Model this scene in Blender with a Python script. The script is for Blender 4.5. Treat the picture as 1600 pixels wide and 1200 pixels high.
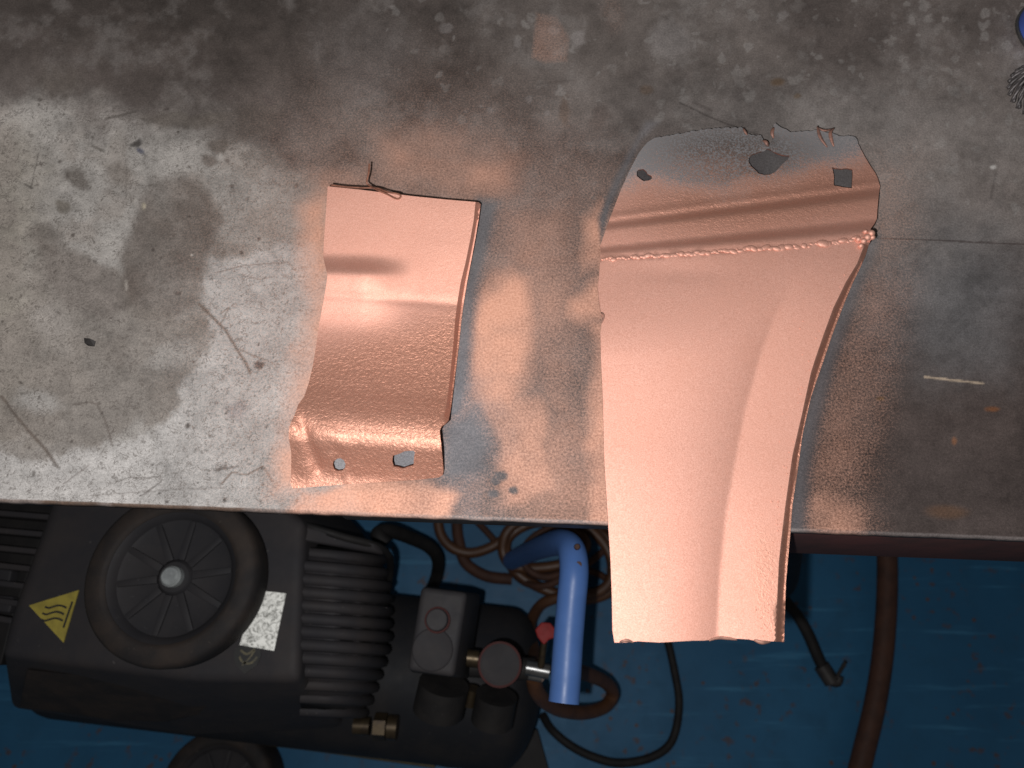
import bpy, bmesh, math, random
import numpy as np
from mathutils import Vector, Matrix
from mathutils.geometry import delaunay_2d_cdt

# ------------------------------------------------------------------ clear
for o in list(bpy.data.objects):
    bpy.data.objects.remove(o)
scene = bpy.context.scene
C = scene.collection
rnd = random.Random(7)

# ------------------------------------------------------------------ camera
TOP = 0.85                       # bench top height
CAMH = 0.486                     # lens above the bench top
TILT = math.radians(20.0)
FPX = 1150.0                     # focal length in photo pixels (1600 wide)
ZC = TOP + CAMH
cd = bpy.data.cameras.new('camera')
cam = bpy.data.objects.new('camera', cd)
C.objects.link(cam)
cam.location = (0, 0, ZC)
cam.rotation_euler = (TILT, 0, 0)
cd.sensor_width = 36.0
cd.lens = FPX / 1600.0 * 36.0
cd.clip_start = 0.01
cd.clip_end = 100
cd.dof.use_dof = True
cd.dof.focus_distance = 0.52
cd.dof.aperture_fstop = 7.0
scene.camera = cam

# ------------------------------------------------------------------ light
world = bpy.data.worlds.new('World')
scene.world = world
world.use_nodes = True
bg = world.node_tree.nodes['Background']
bg.inputs[0].default_value = (1.0, 0.97, 0.94, 1)
bg.inputs[1].default_value = 0.095

# the phone's flash: a small lamp a finger's width from the lens, towards the lower left
FLASH = (-0.026, -0.020, ZC - 0.004)
ld = bpy.data.lights.new('flash_lamp', 'POINT')
ld.energy = 17.5
ld.shadow_soft_size = 0.004
ld.color = (1.0, 0.985, 0.975)
lo = bpy.data.objects.new('flash_lamp', ld)
C.objects.link(lo)
lo.location = FLASH

vs = scene.view_settings
vs.view_transform = 'Standard'
vs.look = 'None'
vs.exposure = 0.0
vs.gamma = 1.0
vs.use_curve_mapping = False

# ------------------------------------------------------------------ geometry of the view (used only to read sizes off the photograph)
ct, st = math.cos(TILT), math.sin(TILT)
def P(u, v, z):
    """point at height z that was read at photo pixel (u, v)"""
    x = (u - 800.0) / FPX
    y = (600.0 - v) / FPX
    dx, dy, dz = x, y * ct + st, y * st - ct
    k = (z - ZC) / dz
    return Vector((dx * k, dy * k, z))
def Pn(u, v, z):
    x = (u - 800.0) / FPX
    y = (600.0 - v) / FPX
    dy, dz = y * ct + st, y * st - ct
    k = (z - ZC) / dz
    return np.stack([x * k, dy * k, np.broadcast_to(z, x.shape)], -1)
def UV(p):
    """photo pixel at which a point of the bench top was read"""
    X, Y, Z = p[:, 0], p[:, 1], p[:, 2] - ZC
    yc = Y * ct + Z * st
    zc = -Y * st + Z * ct
    return 800 + FPX * X / -zc, 600 - FPX * yc / -zc

# ------------------------------------------------------------------ numpy helpers
def vnoise(x, y, seed):
    xi = np.floor(x).astype(np.int64); yi = np.floor(y).astype(np.int64)
    fx = x - xi; fy = y - yi
    fx = fx * fx * (3 - 2 * fx); fy = fy * fy * (3 - 2 * fy)
    def h(a, b):
        n = (a * 374761393 + b * 668265263 + seed * 974711) & 0xffffffff
        n = ((n ^ (n >> 13)) * 1274126177) & 0xffffffff
        return ((n ^ (n >> 16)) & 0xffff) / 65535.0
    a = h(xi, yi); b = h(xi + 1, yi); c = h(xi, yi + 1); d = h(xi + 1, yi + 1)
    return (a * (1 - fx) + b * fx) * (1 - fy) + (c * (1 - fx) + d * fx) * fy
def fbm(x, y, scale, seed, octv=4, gain=0.5):
    s = 0; amp = 1; tot = 0; f = 1.0 / scale
    for i in range(octv):
        s = s + amp * vnoise(x * f + 13.7 * i, y * f - 7.3 * i, seed + i * 17)
        tot += amp; amp *= gain; f *= 2.03
    return s / tot
def sstep(a, b, x):
    t = np.clip((x - a) / (b - a), 0, 1)
    return t * t * (3 - 2 * t)
def segdist(x, y, ax, ay, bx, by):
    dx, dy = bx - ax, by - ay
    t = np.clip(((x - ax) * dx + (y - ay) * dy) / (dx * dx + dy * dy + 1e-9), 0, 1)
    return np.hypot(x - ax - t * dx, y - ay - t * dy)
def inpoly(x, y, poly):
    ins = np.zeros(x.shape, bool)
    n = len(poly)
    for i in range(n):
        x1, y1 = poly[i]; x2, y2 = poly[(i + 1) % n]
        if y1 == y2: continue
        c = ((y1 > y) != (y2 > y)) & (x < (x2 - x1) * (y - y1) / (y2 - y1) + x1)
        ins ^= c
    return ins
def polymask(x, y, poly, soft):
    """1 inside, soft edge of the given width"""
    d = np.full(x.shape, 1e9)
    n = len(poly)
    for i in range(n):
        d = np.minimum(d, segdist(x, y, *poly[i], *poly[(i + 1) % n]))
    d = np.where(inpoly(x, y, poly), d, -d)
    return sstep(-soft, soft, d)
def linemask(x, y, pts, w):
    d = np.full(x.shape, 1e9)
    for a, b in zip(pts[:-1], pts[1:]):
        d = np.minimum(d, segdist(x, y, *a, *b))
    return 1 - sstep(w * 0.4, w, d)
def ell(x, y, cx, cy, rx, ry, ang=0, soft=0.5):
    c, s = math.cos(ang), math.sin(ang)
    X = (x - cx) * c + (y - cy) * s; Y = -(x - cx) * s + (y - cy) * c
    r = np.hypot(X / rx, Y / ry)
    return 1 - sstep(1 - soft, 1 + soft, r)
def lin(c):
    c = np.asarray(c, float) / 255.0
    return np.where(c <= 0.04045, c / 12.92, ((c + 0.055) / 1.055) ** 2.4)
def mixc(a, col, m):
    return a * (1 - m[:, None]) + np.asarray(col)[None, :] * m[:, None]

# ------------------------------------------------------------------ object helpers
def tag(o, label=None, cat=None, group=None, kind=None):
    if label: o['label'] = label
    if cat: o['category'] = cat
    if group: o['group'] = group
    if kind: o['kind'] = kind
    return o
def empty(name, loc=(0, 0, 0)):
    o = bpy.data.objects.new(name, None)
    o.empty_display_size = 0.03
    C.objects.link(o)
    o.location = loc
    return o
def link(name, me, mat, parent=None, smooth=True):
    o = bpy.data.objects.new(name, me)
    C.objects.link(o)
    if mat and not me.materials: me.materials.append(mat)
    if smooth:
        me.polygons.foreach_set('use_smooth', [True] * len(me.polygons))
    if parent:
        o.parent = parent
        if parent.type == 'EMPTY':
            o.matrix_parent_inverse = Matrix.Translation(parent.location).inverted()
    return o
def mesh(name, verts, faces):
    me = bpy.data.meshes.new(name)
    me.from_pydata([tuple(v) for v in verts], [], faces)
    me.update()
    return me
def from_bm(name, bm, mat, parent=None, smooth=False, angle=None):
    bmesh.ops.recalc_face_normals(bm, faces=bm.faces)
    me = bpy.data.meshes.new(name)
    bm.to_mesh(me); bm.free()
    o = link(name, me, mat, parent, smooth)
    if angle:
        me.set_sharp_from_angle(angle=math.radians(angle))
    return o
def smooth_path(pts, n=8):
    pts = [Vector(p) for p in pts]
    out = []
    for i in range(len(pts) - 1):
        p0 = pts[max(i - 1, 0)]; p1 = pts[i]; p2 = pts[i + 1]; p3 = pts[min(i + 2, len(pts) - 1)]
        for k in range(n):
            t = k / n
            out.append(0.5 * ((2 * p1) + (-p0 + p2) * t + (2 * p0 - 5 * p1 + 4 * p2 - p3) * t * t + (-p0 + 3 * p1 - 3 * p2 + p3) * t ** 3))
    out.append(pts[-1])
    return out
def tube_into(bm, pts, rad, seg=12, cap=True):
    """rad: number or list"""
    n = len(pts)
    t0 = (pts[1] - pts[0]).normalized()
    ref = Vector((0, 0, 1)) if abs(t0.z) < 0.9 else Vector((1, 0, 0))
    nrm = t0.cross(ref).normalized()
    rings = []
    for i, p in enumerate(pts):
        t = (pts[min(i + 1, n - 1)] - pts[max(i - 1, 0)]).normalized()
        nrm = (nrm - t * nrm.dot(t)).normalized()
        bn = t.cross(nrm)
        r = rad[i] if hasattr(rad, '__len__') else rad
        rings.append([bm.verts.new(p + (nrm * math.cos(2 * math.pi * k / seg) + bn * math.sin(2 * math.pi * k / seg)) * r) for k in range(seg)])
    for a, b in zip(rings[:-1], rings[1:]):
        for k in range(seg):
            bm.faces.new((a[k], a[(k + 1) % seg], b[(k + 1) % seg], b[k]))
    if cap:
        bm.faces.new(rings[0][::-1]); bm.faces.new(rings[-1])
def tube(name, pts, rad, mat, parent=None, seg=12, n=8, angle=40):
    bm = bmesh.new()
    p = smooth_path(pts, n) if n else [Vector(q) for q in pts]
    tube_into(bm, p, rad, seg)
    return from_bm(name, bm, mat, parent, True, angle)
def lathe(name, prof, mat, parent, origin, seg=48, axis=None, angle=35):
    """prof: (r, z) pairs turned about the axis through origin"""
    bm = bmesh.new()
    rings = []
    for r, z in prof:
        if r < 1e-6:
            rings.append([bm.verts.new((0, 0, z))])
        else:
            rings.append([bm.verts.new((r * math.cos(2 * math.pi * k / seg), r * math.sin(2 * math.pi * k / seg), z)) for k in range(seg)])
    for a, b in zip(rings[:-1], rings[1:]):
        for k in range(seg):
            k2 = (k + 1) % seg
            if len(a) == 1 and len(b) == 1: continue
            if len(a) == 1: bm.faces.new((a[0], b[k2], b[k]))
            elif len(b) == 1: bm.faces.new((a[k], a[k2], b[0]))
            else: bm.faces.new((a[k], a[k2], b[k2], b[k]))
    if axis is not None:
        bmesh.ops.transform(bm, matrix=Vector(axis).to_track_quat('Z', 'Y').to_matrix().to_4x4(), verts=bm.verts)
    bmesh.ops.translate(bm, vec=Vector(origin), verts=bm.verts)
    return from_bm(name, bm, mat, parent, True, angle)
def prism(name, poly_top, poly_bot, mat, parent=None, bevel=0.0, seg=3, smooth=True):
    """solid between two closed loops of 3-d points"""
    bm = bmesh.new()
    t = [bm.verts.new(p) for p in poly_top]; b = [bm.verts.new(p) for p in poly_bot]
    n = len(t)
    bm.faces.new(t); bm.faces.new(b[::-1])
    for i in range(n):
        bm.faces.new((t[i], b[i], b[(i + 1) % n], t[(i + 1) % n]))
    bmesh.ops.recalc_face_normals(bm, faces=bm.faces)
    if bevel:
        bmesh.ops.bevel(bm, geom=list(bm.edges), offset=bevel, segments=seg, profile=0.6, affect='EDGES', clamp_overlap=True)
    return from_bm(name, bm, mat, parent, smooth, 35)
def slab(name, px, z, h, mat, parent=None, bevel=0.0):
    """plate with its top read at pixel outline px"""
    t = [P(u, v, z) for u, v in px]
    return prism(name, t, [q - Vector((0, 0, h)) for q in t], mat, parent, bevel)
def box(name, c, sx, sy, sz, mat, parent=None, rz=0.0, bevel=0.002):
    M = Matrix.Translation(c) @ Matrix.Rotation(rz, 4, 'Z')
    t = [M @ Vector((x * sx / 2, y * sy / 2, sz / 2)) for x, y in ((-1, -1), (1, -1), (1, 1), (-1, 1))]
    b = [M @ Vector((x * sx / 2, y * sy / 2, -sz / 2)) for x, y in ((-1, -1), (1, -1), (1, 1), (-1, 1))]
    return prism(name, t, b, mat, parent, bevel, 2)

# ------------------------------------------------------------------ material helpers
class NT:
    def __init__(s, name):
        s.m = bpy.data.materials.new(name); s.m.use_nodes = True
        s.t = s.m.node_tree; s.n = s.t.nodes
        s.b = s.n['Principled BSDF']
    def node(s, typ, **kw):
        nd = s.n.new(typ)
        for k, v in kw.items(): setattr(nd, k, v)
        return nd
    def set(s, sock, v):
        if isinstance(v, bpy.types.NodeSocket): s.t.links.new(v, sock)
        elif v is not None: sock.default_value = v
    def math(s, op, a, b=None, c=None, clamp=False):
        nd = s.node('ShaderNodeMath', operation=op, use_clamp=clamp)
        for i, v in enumerate((a, b, c)): 
            if v is not None: s.set(nd.inputs[i], v)
        return nd.outputs[0]
    def noise(s, scale, detail=2, rough=0.5, vec=None, dist=0):
        nd = s.node('ShaderNodeTexNoise')
        nd.inputs['Scale'].default_value = scale
        nd.inputs['Detail'].default_value = detail
        nd.inputs['Roughness'].default_value = rough
        nd.inputs['Distortion'].default_value = dist
        s.set(nd.inputs['Vector'], vec if vec is not None else s.coord())
        return nd.outputs['Fac']
    def coord(s):
        if not hasattr(s, '_c'): s._c = s.node('ShaderNodeTexCoord').outputs['Object']
        return s._c
    def attr(s, name, fac=True):
        nd = s.node('ShaderNodeAttribute', attribute_name=name)
        return nd.outputs['Fac' if fac else 'Color']
    def ramp(s, x, a, b):
        nd = s.node('ShaderNodeMapRange', interpolation_type='SMOOTHSTEP')
        s.set(nd.inputs[0], x); nd.inputs[1].default_value = a; nd.inputs[2].default_value = b
        return nd.outputs[0]
    def lerp(s, x, a, b):
        nd = s.node('ShaderNodeMapRange')
        s.set(nd.inputs[0], x); nd.inputs[3].default_value = a; nd.inputs[4].default_value = b
        return nd.outputs[0]
    def mix(s, f, a, b, blend='MIX'):
        nd = s.node('ShaderNodeMix', data_type='RGBA', blend_type=blend)
        s.set(nd.inputs[0], f); s.set(nd.inputs[6], a); s.set(nd.inputs[7], b)
        return nd.outputs[2]
    def bump(s, h, strength, dist, prev=None):
        nd = s.node('ShaderNodeBump')
        s.set(nd.inputs['Strength'], strength); nd.inputs['Distance'].default_value = dist
        s.set(nd.inputs['Height'], h)
        if prev is not None: s.set(nd.inputs['Normal'], prev)
        return nd.outputs[0]
    def out(s, col=None, rough=None, metal=None, normal=None, spec=None):
        for k, v in (('Base Color', col), ('Roughness', rough), ('Metallic', metal), ('Normal', normal), ('Specular IOR Level', spec)):
            if v is not None: s.set(s.b.inputs[k], v)
        return s.m
def rgb(r, g, b): return (r, g, b, 1.0)

def worn(name, col, col2, rough=0.5, metal=0.0, scale=60, dust=None, spec=0.5, bump=0.0):
    m = NT(name)
    f = m.ramp(m.noise(scale, 5, 0.6), 0.35, 0.7)
    c = m.mix(f, rgb(*col), rgb(*col2))
    if dust:
        d = m.ramp(m.noise(scale * 9, 2, 0.5), 0.70, 0.80)
        c = m.mix(m.math('MULTIPLY', d, 0.5), c, rgb(*dust))
    r = m.lerp(m.noise(scale * 2.3, 4, 0.6), max(rough - 0.12, 0.05), min(rough + 0.15, 1))
    nb = m.bump(m.noise(scale * 14, 3, 0.6), bump, 0.0006) if bump else None
    return m.out(c, r, metal, nb, spec)

M_plastic = worn('charcoal_plastic', (0.0225, 0.0215, 0.0245), (0.0330, 0.0285, 0.0285), 0.7, 0, 14, (0.10, 0.092, 0.088), bump=0.2, spec=0.22)
M_black = worn('black_rubber', (0.0085, 0.0080, 0.0085), (0.0150, 0.0135, 0.0130), 0.65, 0, 30, (0.04, 0.038, 0.036), spec=0.22)
M_tyre = worn('tyre_rubber', (0.0170, 0.0155, 0.0160), (0.0340, 0.0260, 0.0220), 0.7, 0, 22, (0.08, 0.07, 0.06), bump=0.2, spec=0.18)
M_rim = worn('wheel_plastic', (0.0190, 0.0185, 0.0210), (0.0260, 0.0240, 0.0255), 0.62, 0, 18, (0.075, 0.07, 0.07), spec=0.2)
M_tank = worn('tank_paint', (0.0105, 0.0115, 0.0145), (0.0190, 0.0175, 0.0180), 0.62, 0, 16, (0.045, 0.042, 0.042), spec=0.2)
M_grey = worn('switch_grey_plastic', (0.026, 0.025, 0.028), (0.034, 0.031, 0.032), 0.62, 0, 30, (0.07, 0.065, 0.065), spec=0.2)
M_blue = worn('blue_pipe_paint', (0.055, 0.120, 0.31), (0.062, 0.132, 0.335), 0.4, 0, 40, spec=0.3)
M_hose = worn('orange_brown_hose', (0.0670, 0.0268, 0.0102), (0.0478, 0.0191, 0.0082), 0.5, 0, 40)
M_hose2 = worn('brown_hose', (0.060, 0.028, 0.019), (0.040, 0.020, 0.015), 0.65, 0, 40, spec=0.2)
M_red = worn('red_plastic', (0.17, 0.016, 0.016), (0.13, 0.014, 0.014), 0.6, 0, 50, spec=0.15)
M_dullred = worn('faded_red_plastic', (0.055, 0.017, 0.016), (0.042, 0.016, 0.015), 0.7, 0, 50, spec=0.15)
M_steel = worn('bright_steel', (0.1925, 0.1925, 0.1890), (0.1400, 0.1400, 0.1400), 0.3, 0.85, 80)
M_bolt = worn('zinc_bolt', (0.4340, 0.4620, 0.4620), (0.3150, 0.3360, 0.3430), 0.38, 0.55, 120)
M_brass = worn('dull_brass', (0.0660, 0.0480, 0.0270), (0.0420, 0.0300, 0.0210), 0.4, 0.7, 90)
M_yellow = worn('yellow_sticker', (0.2940, 0.2380, 0.0385), (0.2100, 0.1680, 0.0315), 0.55, 0, 70)
M_yellowbar = worn('grimy_yellow_paint', (0.075, 0.060, 0.025), (0.045, 0.036, 0.022), 0.6, 0, 40)
M_ink = worn('black_ink', (0.010, 0.010, 0.010), (0.014, 0.013, 0.012), 0.6, 0, 60)
M_dullgold = worn('faded_gold_ink', (0.10, 0.085, 0.045), (0.05, 0.045, 0.03), 0.6, 0, 200)
M_redbrown = worn('red_oxide_paint', (0.080, 0.032, 0.030), (0.050, 0.026, 0.025), 0.7, 0, 20, bump=0.2, spec=0.2)
M_darksteel = worn('dark_steel', (0.0360, 0.0320, 0.0304), (0.0200, 0.0176, 0.0176), 0.5, 0.3, 40)
M_bristle = worn('bristle_wire', (0.13, 0.115, 0.115), (0.05, 0.045, 0.045), 0.45, 0.3, 300)
M_bluecap = worn('blue_cap_plastic', (0.06, 0.11, 0.42), (0.05, 0.09, 0.36), 0.5, 0, 40)

# scratched white metal plate
m = NT('scuffed_white_plate')
n1 = m.noise(150, 5, 0.7, dist=1.2); n2 = m.noise(60, 3, 0.6)
c = m.mix(m.ramp(n1, 0.42, 0.66), rgb(0.95, 0.95, 0.90), rgb(0.22, 0.22, 0.20))
c = m.mix(m.ramp(n2, 0.60, 0.72), c, rgb(0.30, 0.30, 0.28))
M_plate = m.out(c, 0.5, 0.0)

# ------------------------------------------------------------------ floor
def make_floor():
    m = NT('blue_floor_paint')
    n1 = m.noise(3.0, 5, 0.6); n2 = m.noise(22, 4, 0.6); n3 = m.noise(55, 3, 0.55)
    c = m.mix(m.ramp(n1, 0.3, 0.75), rgb(0.016, 0.078, 0.160), rgb(0.023, 0.104, 0.205))
    c = m.mix(m.math('MULTIPLY', m.ramp(n2, 0.45, 0.75), 0.5), c, rgb(0.016, 0.070, 0.135))
    patch = m.ramp(m.noise(7.0, 3, 0.6), 0.46, 0.60)
    c = m.mix(m.math('MULTIPLY', m.math('MULTIPLY', m.ramp(n3, 0.57, 0.68), 0.7), patch), c, rgb(0.075, 0.042, 0.030))
    sp = m.node('ShaderNodeTexVoronoi'); sp.inputs['Scale'].default_value = 34
    sp.inputs['Randomness'].default_value = 1.0
    m.set(sp.inputs['Vector'], m.coord())
    spn = m.math('ADD', sp.outputs['Distance'], m.math('MULTIPLY', n3, 0.25))
    keep = m.ramp(m.noise(9, 2, 0.5), 0.42, 0.50)
    c = m.mix(m.math('MULTIPLY', m.math('MULTIPLY', m.math('SUBTRACT', 1.0, m.ramp(spn, 0.20, 0.27)), keep), 0.8), c, rgb(0.080, 0.045, 0.032))
    # long rubbed streaks, lighter blue
    mp = m.node('ShaderNodeMapping'); mp.inputs['Scale'].default_value = (3.0, 45, 1)
    m.set(mp.inputs['Vector'], m.coord())
    s = m.ramp(m.noise(1.0, 4, 0.65, mp.outputs[0]), 0.56, 0.70)
    c = m.mix(m.math('MULTIPLY', s, 0.5), c, rgb(0.05, 0.19, 0.33))
    r = m.lerp(n2, 0.38, 0.62)
    nb = m.bump(n3, 0.12, 0.002)
    mat = m.out(c, r, 0.0, nb, 0.2)
    bm = bmesh.new()
    bmesh.ops.create_grid(bm, x_segments=40, y_segments=40, size=2.6)
    for v in bm.verts:
        v.co.z = 0.0
    o = from_bm('floor', bm, mat, None, True)
    tag(o, kind='structure')
make_floor()

# ------------------------------------------------------------------ bench
A0 = P(0, 778, TOP); A1 = P(1600, 838, TOP)
E1 = (A1 - A0).normalized()
E2 = Vector((-E1.y, E1.x, 0))
O0 = P(800, 808, TOP); O0 = A0 + E1 * (O0 - A0).dot(E1)
EANG = math.atan2(E1.y, E1.x)

def table_colour(u, v):
    """bare steel, wear, stains and overspray of the bench top; returns linear colour and overspray amount"""
    N = u.shape[0]
    wu = u + 34 * (fbm(u, v, 70, 1) - 0.5) * 2 + 22 * (fbm(u, v, 20, 2, 4, 0.65) - 0.5) * 2
    wv = v + 34 * (fbm(u, v, 70, 3) - 0.5) * 2 + 22 * (fbm(u, v, 20, 4, 4, 0.65) - 0.5) * 2
    big = fbm(u, v, 260, 5, 5, 0.55)
    mid = fbm(u, v, 60, 6, 4)
    fine = fbm(u, v, 9, 7, 3)
    col = np.tile(lin((118, 110, 106)), (N, 1))
    # darker in random patches, browner and darker on the right
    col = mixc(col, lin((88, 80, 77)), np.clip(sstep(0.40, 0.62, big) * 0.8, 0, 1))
    col = mixc(col, lin((80, 70, 67)), sstep(930, 1300, wu) * sstep(330, 560, wv) * 0.95)
    col = mixc(col, lin((112, 112, 114)), ell(wu, wv, 1490, 470, 120, 110, 0, 0.9) * 0.65)
    col = mixc(col, lin((128, 122, 119)), ell(wu, wv, 1310, 190, 260, 60, 0.1, 0.9) * 0.6)
    col = mixc(col, lin((70, 62, 60)), ell(wu, wv, 1500, 760, 210, 70, 0.1, 0.9) * 0.6)
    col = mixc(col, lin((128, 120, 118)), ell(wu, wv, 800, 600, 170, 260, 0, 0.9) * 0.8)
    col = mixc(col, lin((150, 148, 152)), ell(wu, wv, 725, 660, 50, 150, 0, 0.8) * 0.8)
    # sanded, silvery area at the left
    sil = polymask(wu, wv, [(-700, 175), (60, 165), (150, 178), (215, 205), (280, 190), (340, 200), (400, 235), (440, 290), (520, 330), (560, 900), (-700, 900)], 48)
    col = mixc(col, lin((172, 167, 162)), sil * 0.96)
    col = mixc(col, lin((150, 140, 126)), sil * (1 - sstep(0, 110, wu)) * sstep(150, 260, v) * 0.55)
    br = polymask(wu, wv, [(-700, 690), (130, 690), (235, 668), (275, 600), (310, 540), (330, 400), (420, 380), (520, 380), (540, 900), (-700, 900)], 14)
    col = mixc(col, lin((206, 202, 199)), br * 0.85)
    col = mixc(col, lin((150, 141, 134)), sil * sstep(0.52, 0.68, mid) * 0.55 * (1 - br))
    # light haze between
    col = mixc(col, lin((140, 136, 136)), ell(wu, wv, 570, 90, 60, 60, 0.5, 0.7) * 0.45)
    # brown oil stains with drawn outlines
    d1 = polymask(wu * 0.35 + u * 0.65, wv * 0.35 + v * 0.65, [(236, 284), (278, 276), (300, 285), (330, 312), (343, 345), (335, 380), (322, 420), (322, 455), (300, 490), (262, 506), (228, 500), (196, 475), (190, 430), (198, 370), (212, 318)], 12)
    col = mixc(col, lin((104, 93, 86)), d1 * (0.35 + 0.6 * fbm(u, v, 50, 11, 4)))
    d2 = polymask(wu * 0.5 + u * 0.5, wv * 0.5 + v * 0.5, [(60, 385), (112, 388), (190, 420), (210, 470), (280, 500), (322, 478), (328, 540), (300, 580), (278, 600), (264, 640), (252, 662), (228, 660), (222, 642), (150, 690), (60, 720), (-60, 700), (-60, 520), (40, 470)], 8)
    col = mixc(col, lin((146, 138, 131)), d2 * 0.75)
    d3 = polymask(wu * 0.4 + u * 0.6, wv * 0.4 + v * 0.6, [(70, 390), (110, 385), (190, 425), (205, 480), (160, 500), (110, 480), (75, 440)], 9)
    col = mixc(col, lin((118, 108, 103)), d3 * 0.4)
    for cx, cy, rx, ry, a, c_, s_ in [(345, 226, 16, 11, -0.4, (112, 104, 98), .9), (329, 252, 13, 10, 0, (116, 107, 101), .85), (385, 190, 55, 26, -0.3, (98, 90, 85), .8),
                                   (290, 185, 70, 12, 0.0, (108, 100, 93), .7), (118, 272, 22, 14, 0.4, (110, 103, 97), .8), (185, 280, 26, 18, .5, (122, 113, 106), .7), (95, 130, 35, 22, 0.1, (100, 92, 86), .7),
                                   (208, 226, 8, 6, -.3, (70, 66, 64), .9), (216, 238, 8, 5, 0.6, (76, 80, 100), .8), (96, 322, 14, 10, 0.9, (106, 98, 88), .7), (70, 375, 30, 22, 0.4, (112, 104, 98), .75),
                                   (405, 580, 9, 5, -.3, (84, 76, 74), .9), (372, 640, 20, 14, 0, (165, 158, 158), .7), (52, 632, 36, 18, .2, (180, 176, 172), .7), (270, 555, 40, 22, -0.5, (176, 172, 168), .6), (80, 500, 34, 22, .2, (165, 158, 152), .7),
                                   (484, 128, 5, 18, 0.1, (92, 84, 80), .8), (420, 160, 12, 6, .5, (90, 82, 80), .8), (600, 165, 30, 5, -.1, (88, 80, 76), .6), (935, 185, 12, 24, .3, (92, 82, 78), .7), (880, 175, 10, 26, .2, (100, 84, 74), .6)]:
        col = mixc(col, lin(c_), ell(wu * 0.4 + u * 0.6, wv * 0.4 + v * 0.6, cx, cy, rx, ry, a, 0.45) * s_)
    # darker towards the far edge
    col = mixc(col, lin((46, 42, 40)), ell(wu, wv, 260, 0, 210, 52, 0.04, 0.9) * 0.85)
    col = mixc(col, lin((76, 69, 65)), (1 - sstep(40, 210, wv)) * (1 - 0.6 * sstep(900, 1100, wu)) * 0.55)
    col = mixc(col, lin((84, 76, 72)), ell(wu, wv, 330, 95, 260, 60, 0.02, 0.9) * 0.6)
    # dried droplets, upper right
    r = np.random.RandomState(4)
    drops = np.zeros(N)
    m_ = (v < 420) & (u > 560)
    idx = np.nonzero(m_)[0]
    if len(idx):
        uu = u[idx] + 6 * (fine[idx] - 0.5) * 2; vv = v[idx] + 6 * (vnoise(u[idx] / 8 + 50, v[idx] / 8, 77) - 0.5) * 2
        dd = np.zeros(len(idx))
        for k in range(1500):
            cx = r.uniform(600, 1900); cy = r.uniform(-160, 340)
            if cx < 1000 and r.rand() < 0.6: continue
            if cy > 160 and r.rand() < 0.55: continue
            rad = 1.5 + 9 * r.rand() ** 3.0
            q = (np.abs(uu - cx) < rad * 2) & (np.abs(vv - cy) < rad * 2)
            if not q.any(): continue
            dist = np.hypot(uu[q] - cx, (vv[q] - cy) * 1.15) / rad
            dd[q] = np.maximum(dd[q], (1 - sstep(0.75, 1.2, dist)) * r.uniform(0.25, 0.8))
        drops[idx] = dd
    col = mixc(col, lin((138, 133, 130)), drops * 0.7)
    for cx, cy, rad in [(870, 48, 9), (905, 58, 12), (805, 66, 7), (828, 155, 6), (851, 171, 5), (1045, 60, 34), (1225, 25, 7), (690, 45, 9), (760, 172, 6)]:
        col = mixc(col, lin((134, 128, 126)), ell(wu * .3 + u * .7, wv * .3 + v * .7, cx, cy, rad, rad * 0.9, 0, 0.35) * 0.6)
    # gouges and scratches
    dk = lin((96, 82, 72))
    for pts, w, c_, s_ in [([(312, 476), (332, 494), (352, 515), (370, 545), (384, 566), (391, 582)], 3.4, (104, 90, 80), .95), ([(2, 620), (30, 655), (60, 690), (78, 712), (90, 730)], 3.6, (98, 86, 78), .95),
                        ([(118, 632), (140, 628), (152, 632), (165, 660), (176, 698)], 2.2, (104, 94, 88), .85), ([(345, 507), (358, 480), (345, 490)], 1.8, (110, 98, 88), .7), ([(375, 545), (395, 555), (420, 564)], 2.0, (120, 100, 88), .8),
                        ([(180, 754), (205, 745), (225, 748), (250, 744), (252, 752), (220, 776)], 1.8, (106, 98, 94), .8), ([(335, 735), (372, 729)], 2.6, (100, 92, 88), .8), ([(345, 757), (362, 738), (385, 742), (412, 728), (425, 752)], 2.2, (116, 92, 78), .8),
                        ([(98, 757), (140, 726)], 1.5, (130, 120, 116), .7), ([(140, 775), (200, 770), (290, 764), (350, 762)], 1.6, (120, 112, 108), .6), ([(166, 185), (190, 180), (212, 174)], 3, (84, 78, 74), .85), ([(48, 295), (60, 240)], 1.6, (78, 72, 70), .7),
                        ([(38, 288), (50, 294)], 2.4, (70, 66, 64), .8), ([(145, 228), (162, 236)], 3, (92, 86, 80), .8), ([(198, 260), (197, 310)], 1.5, (96, 90, 86), .6), ([(340, 425), (380, 415), (420, 412), (450, 410), (462, 424)], 1.6, (120, 104, 96), .7), ([(380, 430), (405, 437), (428, 432)], 1.6, (120, 104, 96), .6),
                        ([(1062, 160), (1100, 178), (1140, 195), (1186, 211)], 1.9, (58, 52, 50), .8), ([(1085, 160), (1112, 172)], 4, (84, 76, 73), .6), ([(1355, 371), (1430, 374), (1510, 378), (1640, 383)], 1.7, (56, 44, 42), .85),
                        ([(835, 95), (838, 60), (842, 20)], 1.6, (90, 80, 74), .6), ([(1556, 270), (1548, 310)], 3, (78, 72, 70), .6), ([(820, 20), (850, 36)], 2, (84, 78, 74), .6), ([(900, 125), (840, 131)], 3, (88, 80, 76), .5)]:
        lo = (u > min(p[0] for p in pts) - 8) & (u < max(p[0] for p in pts) + 8) & (v > min(p[1] for p in pts) - 8) & (v < max(p[1] for p in pts) + 8)
        i = np.nonzero(lo)[0]
        if len(i):
            wob = 2.2 * (mid[i] - 0.5)
            mk = linemask(u[i] + wob, v[i] - wob, pts, w * (0.5 + 0.8 * fine[i])) * s_ * 0.8
            col[i] = mixc(col[i], lin(c_), mk)
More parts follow.
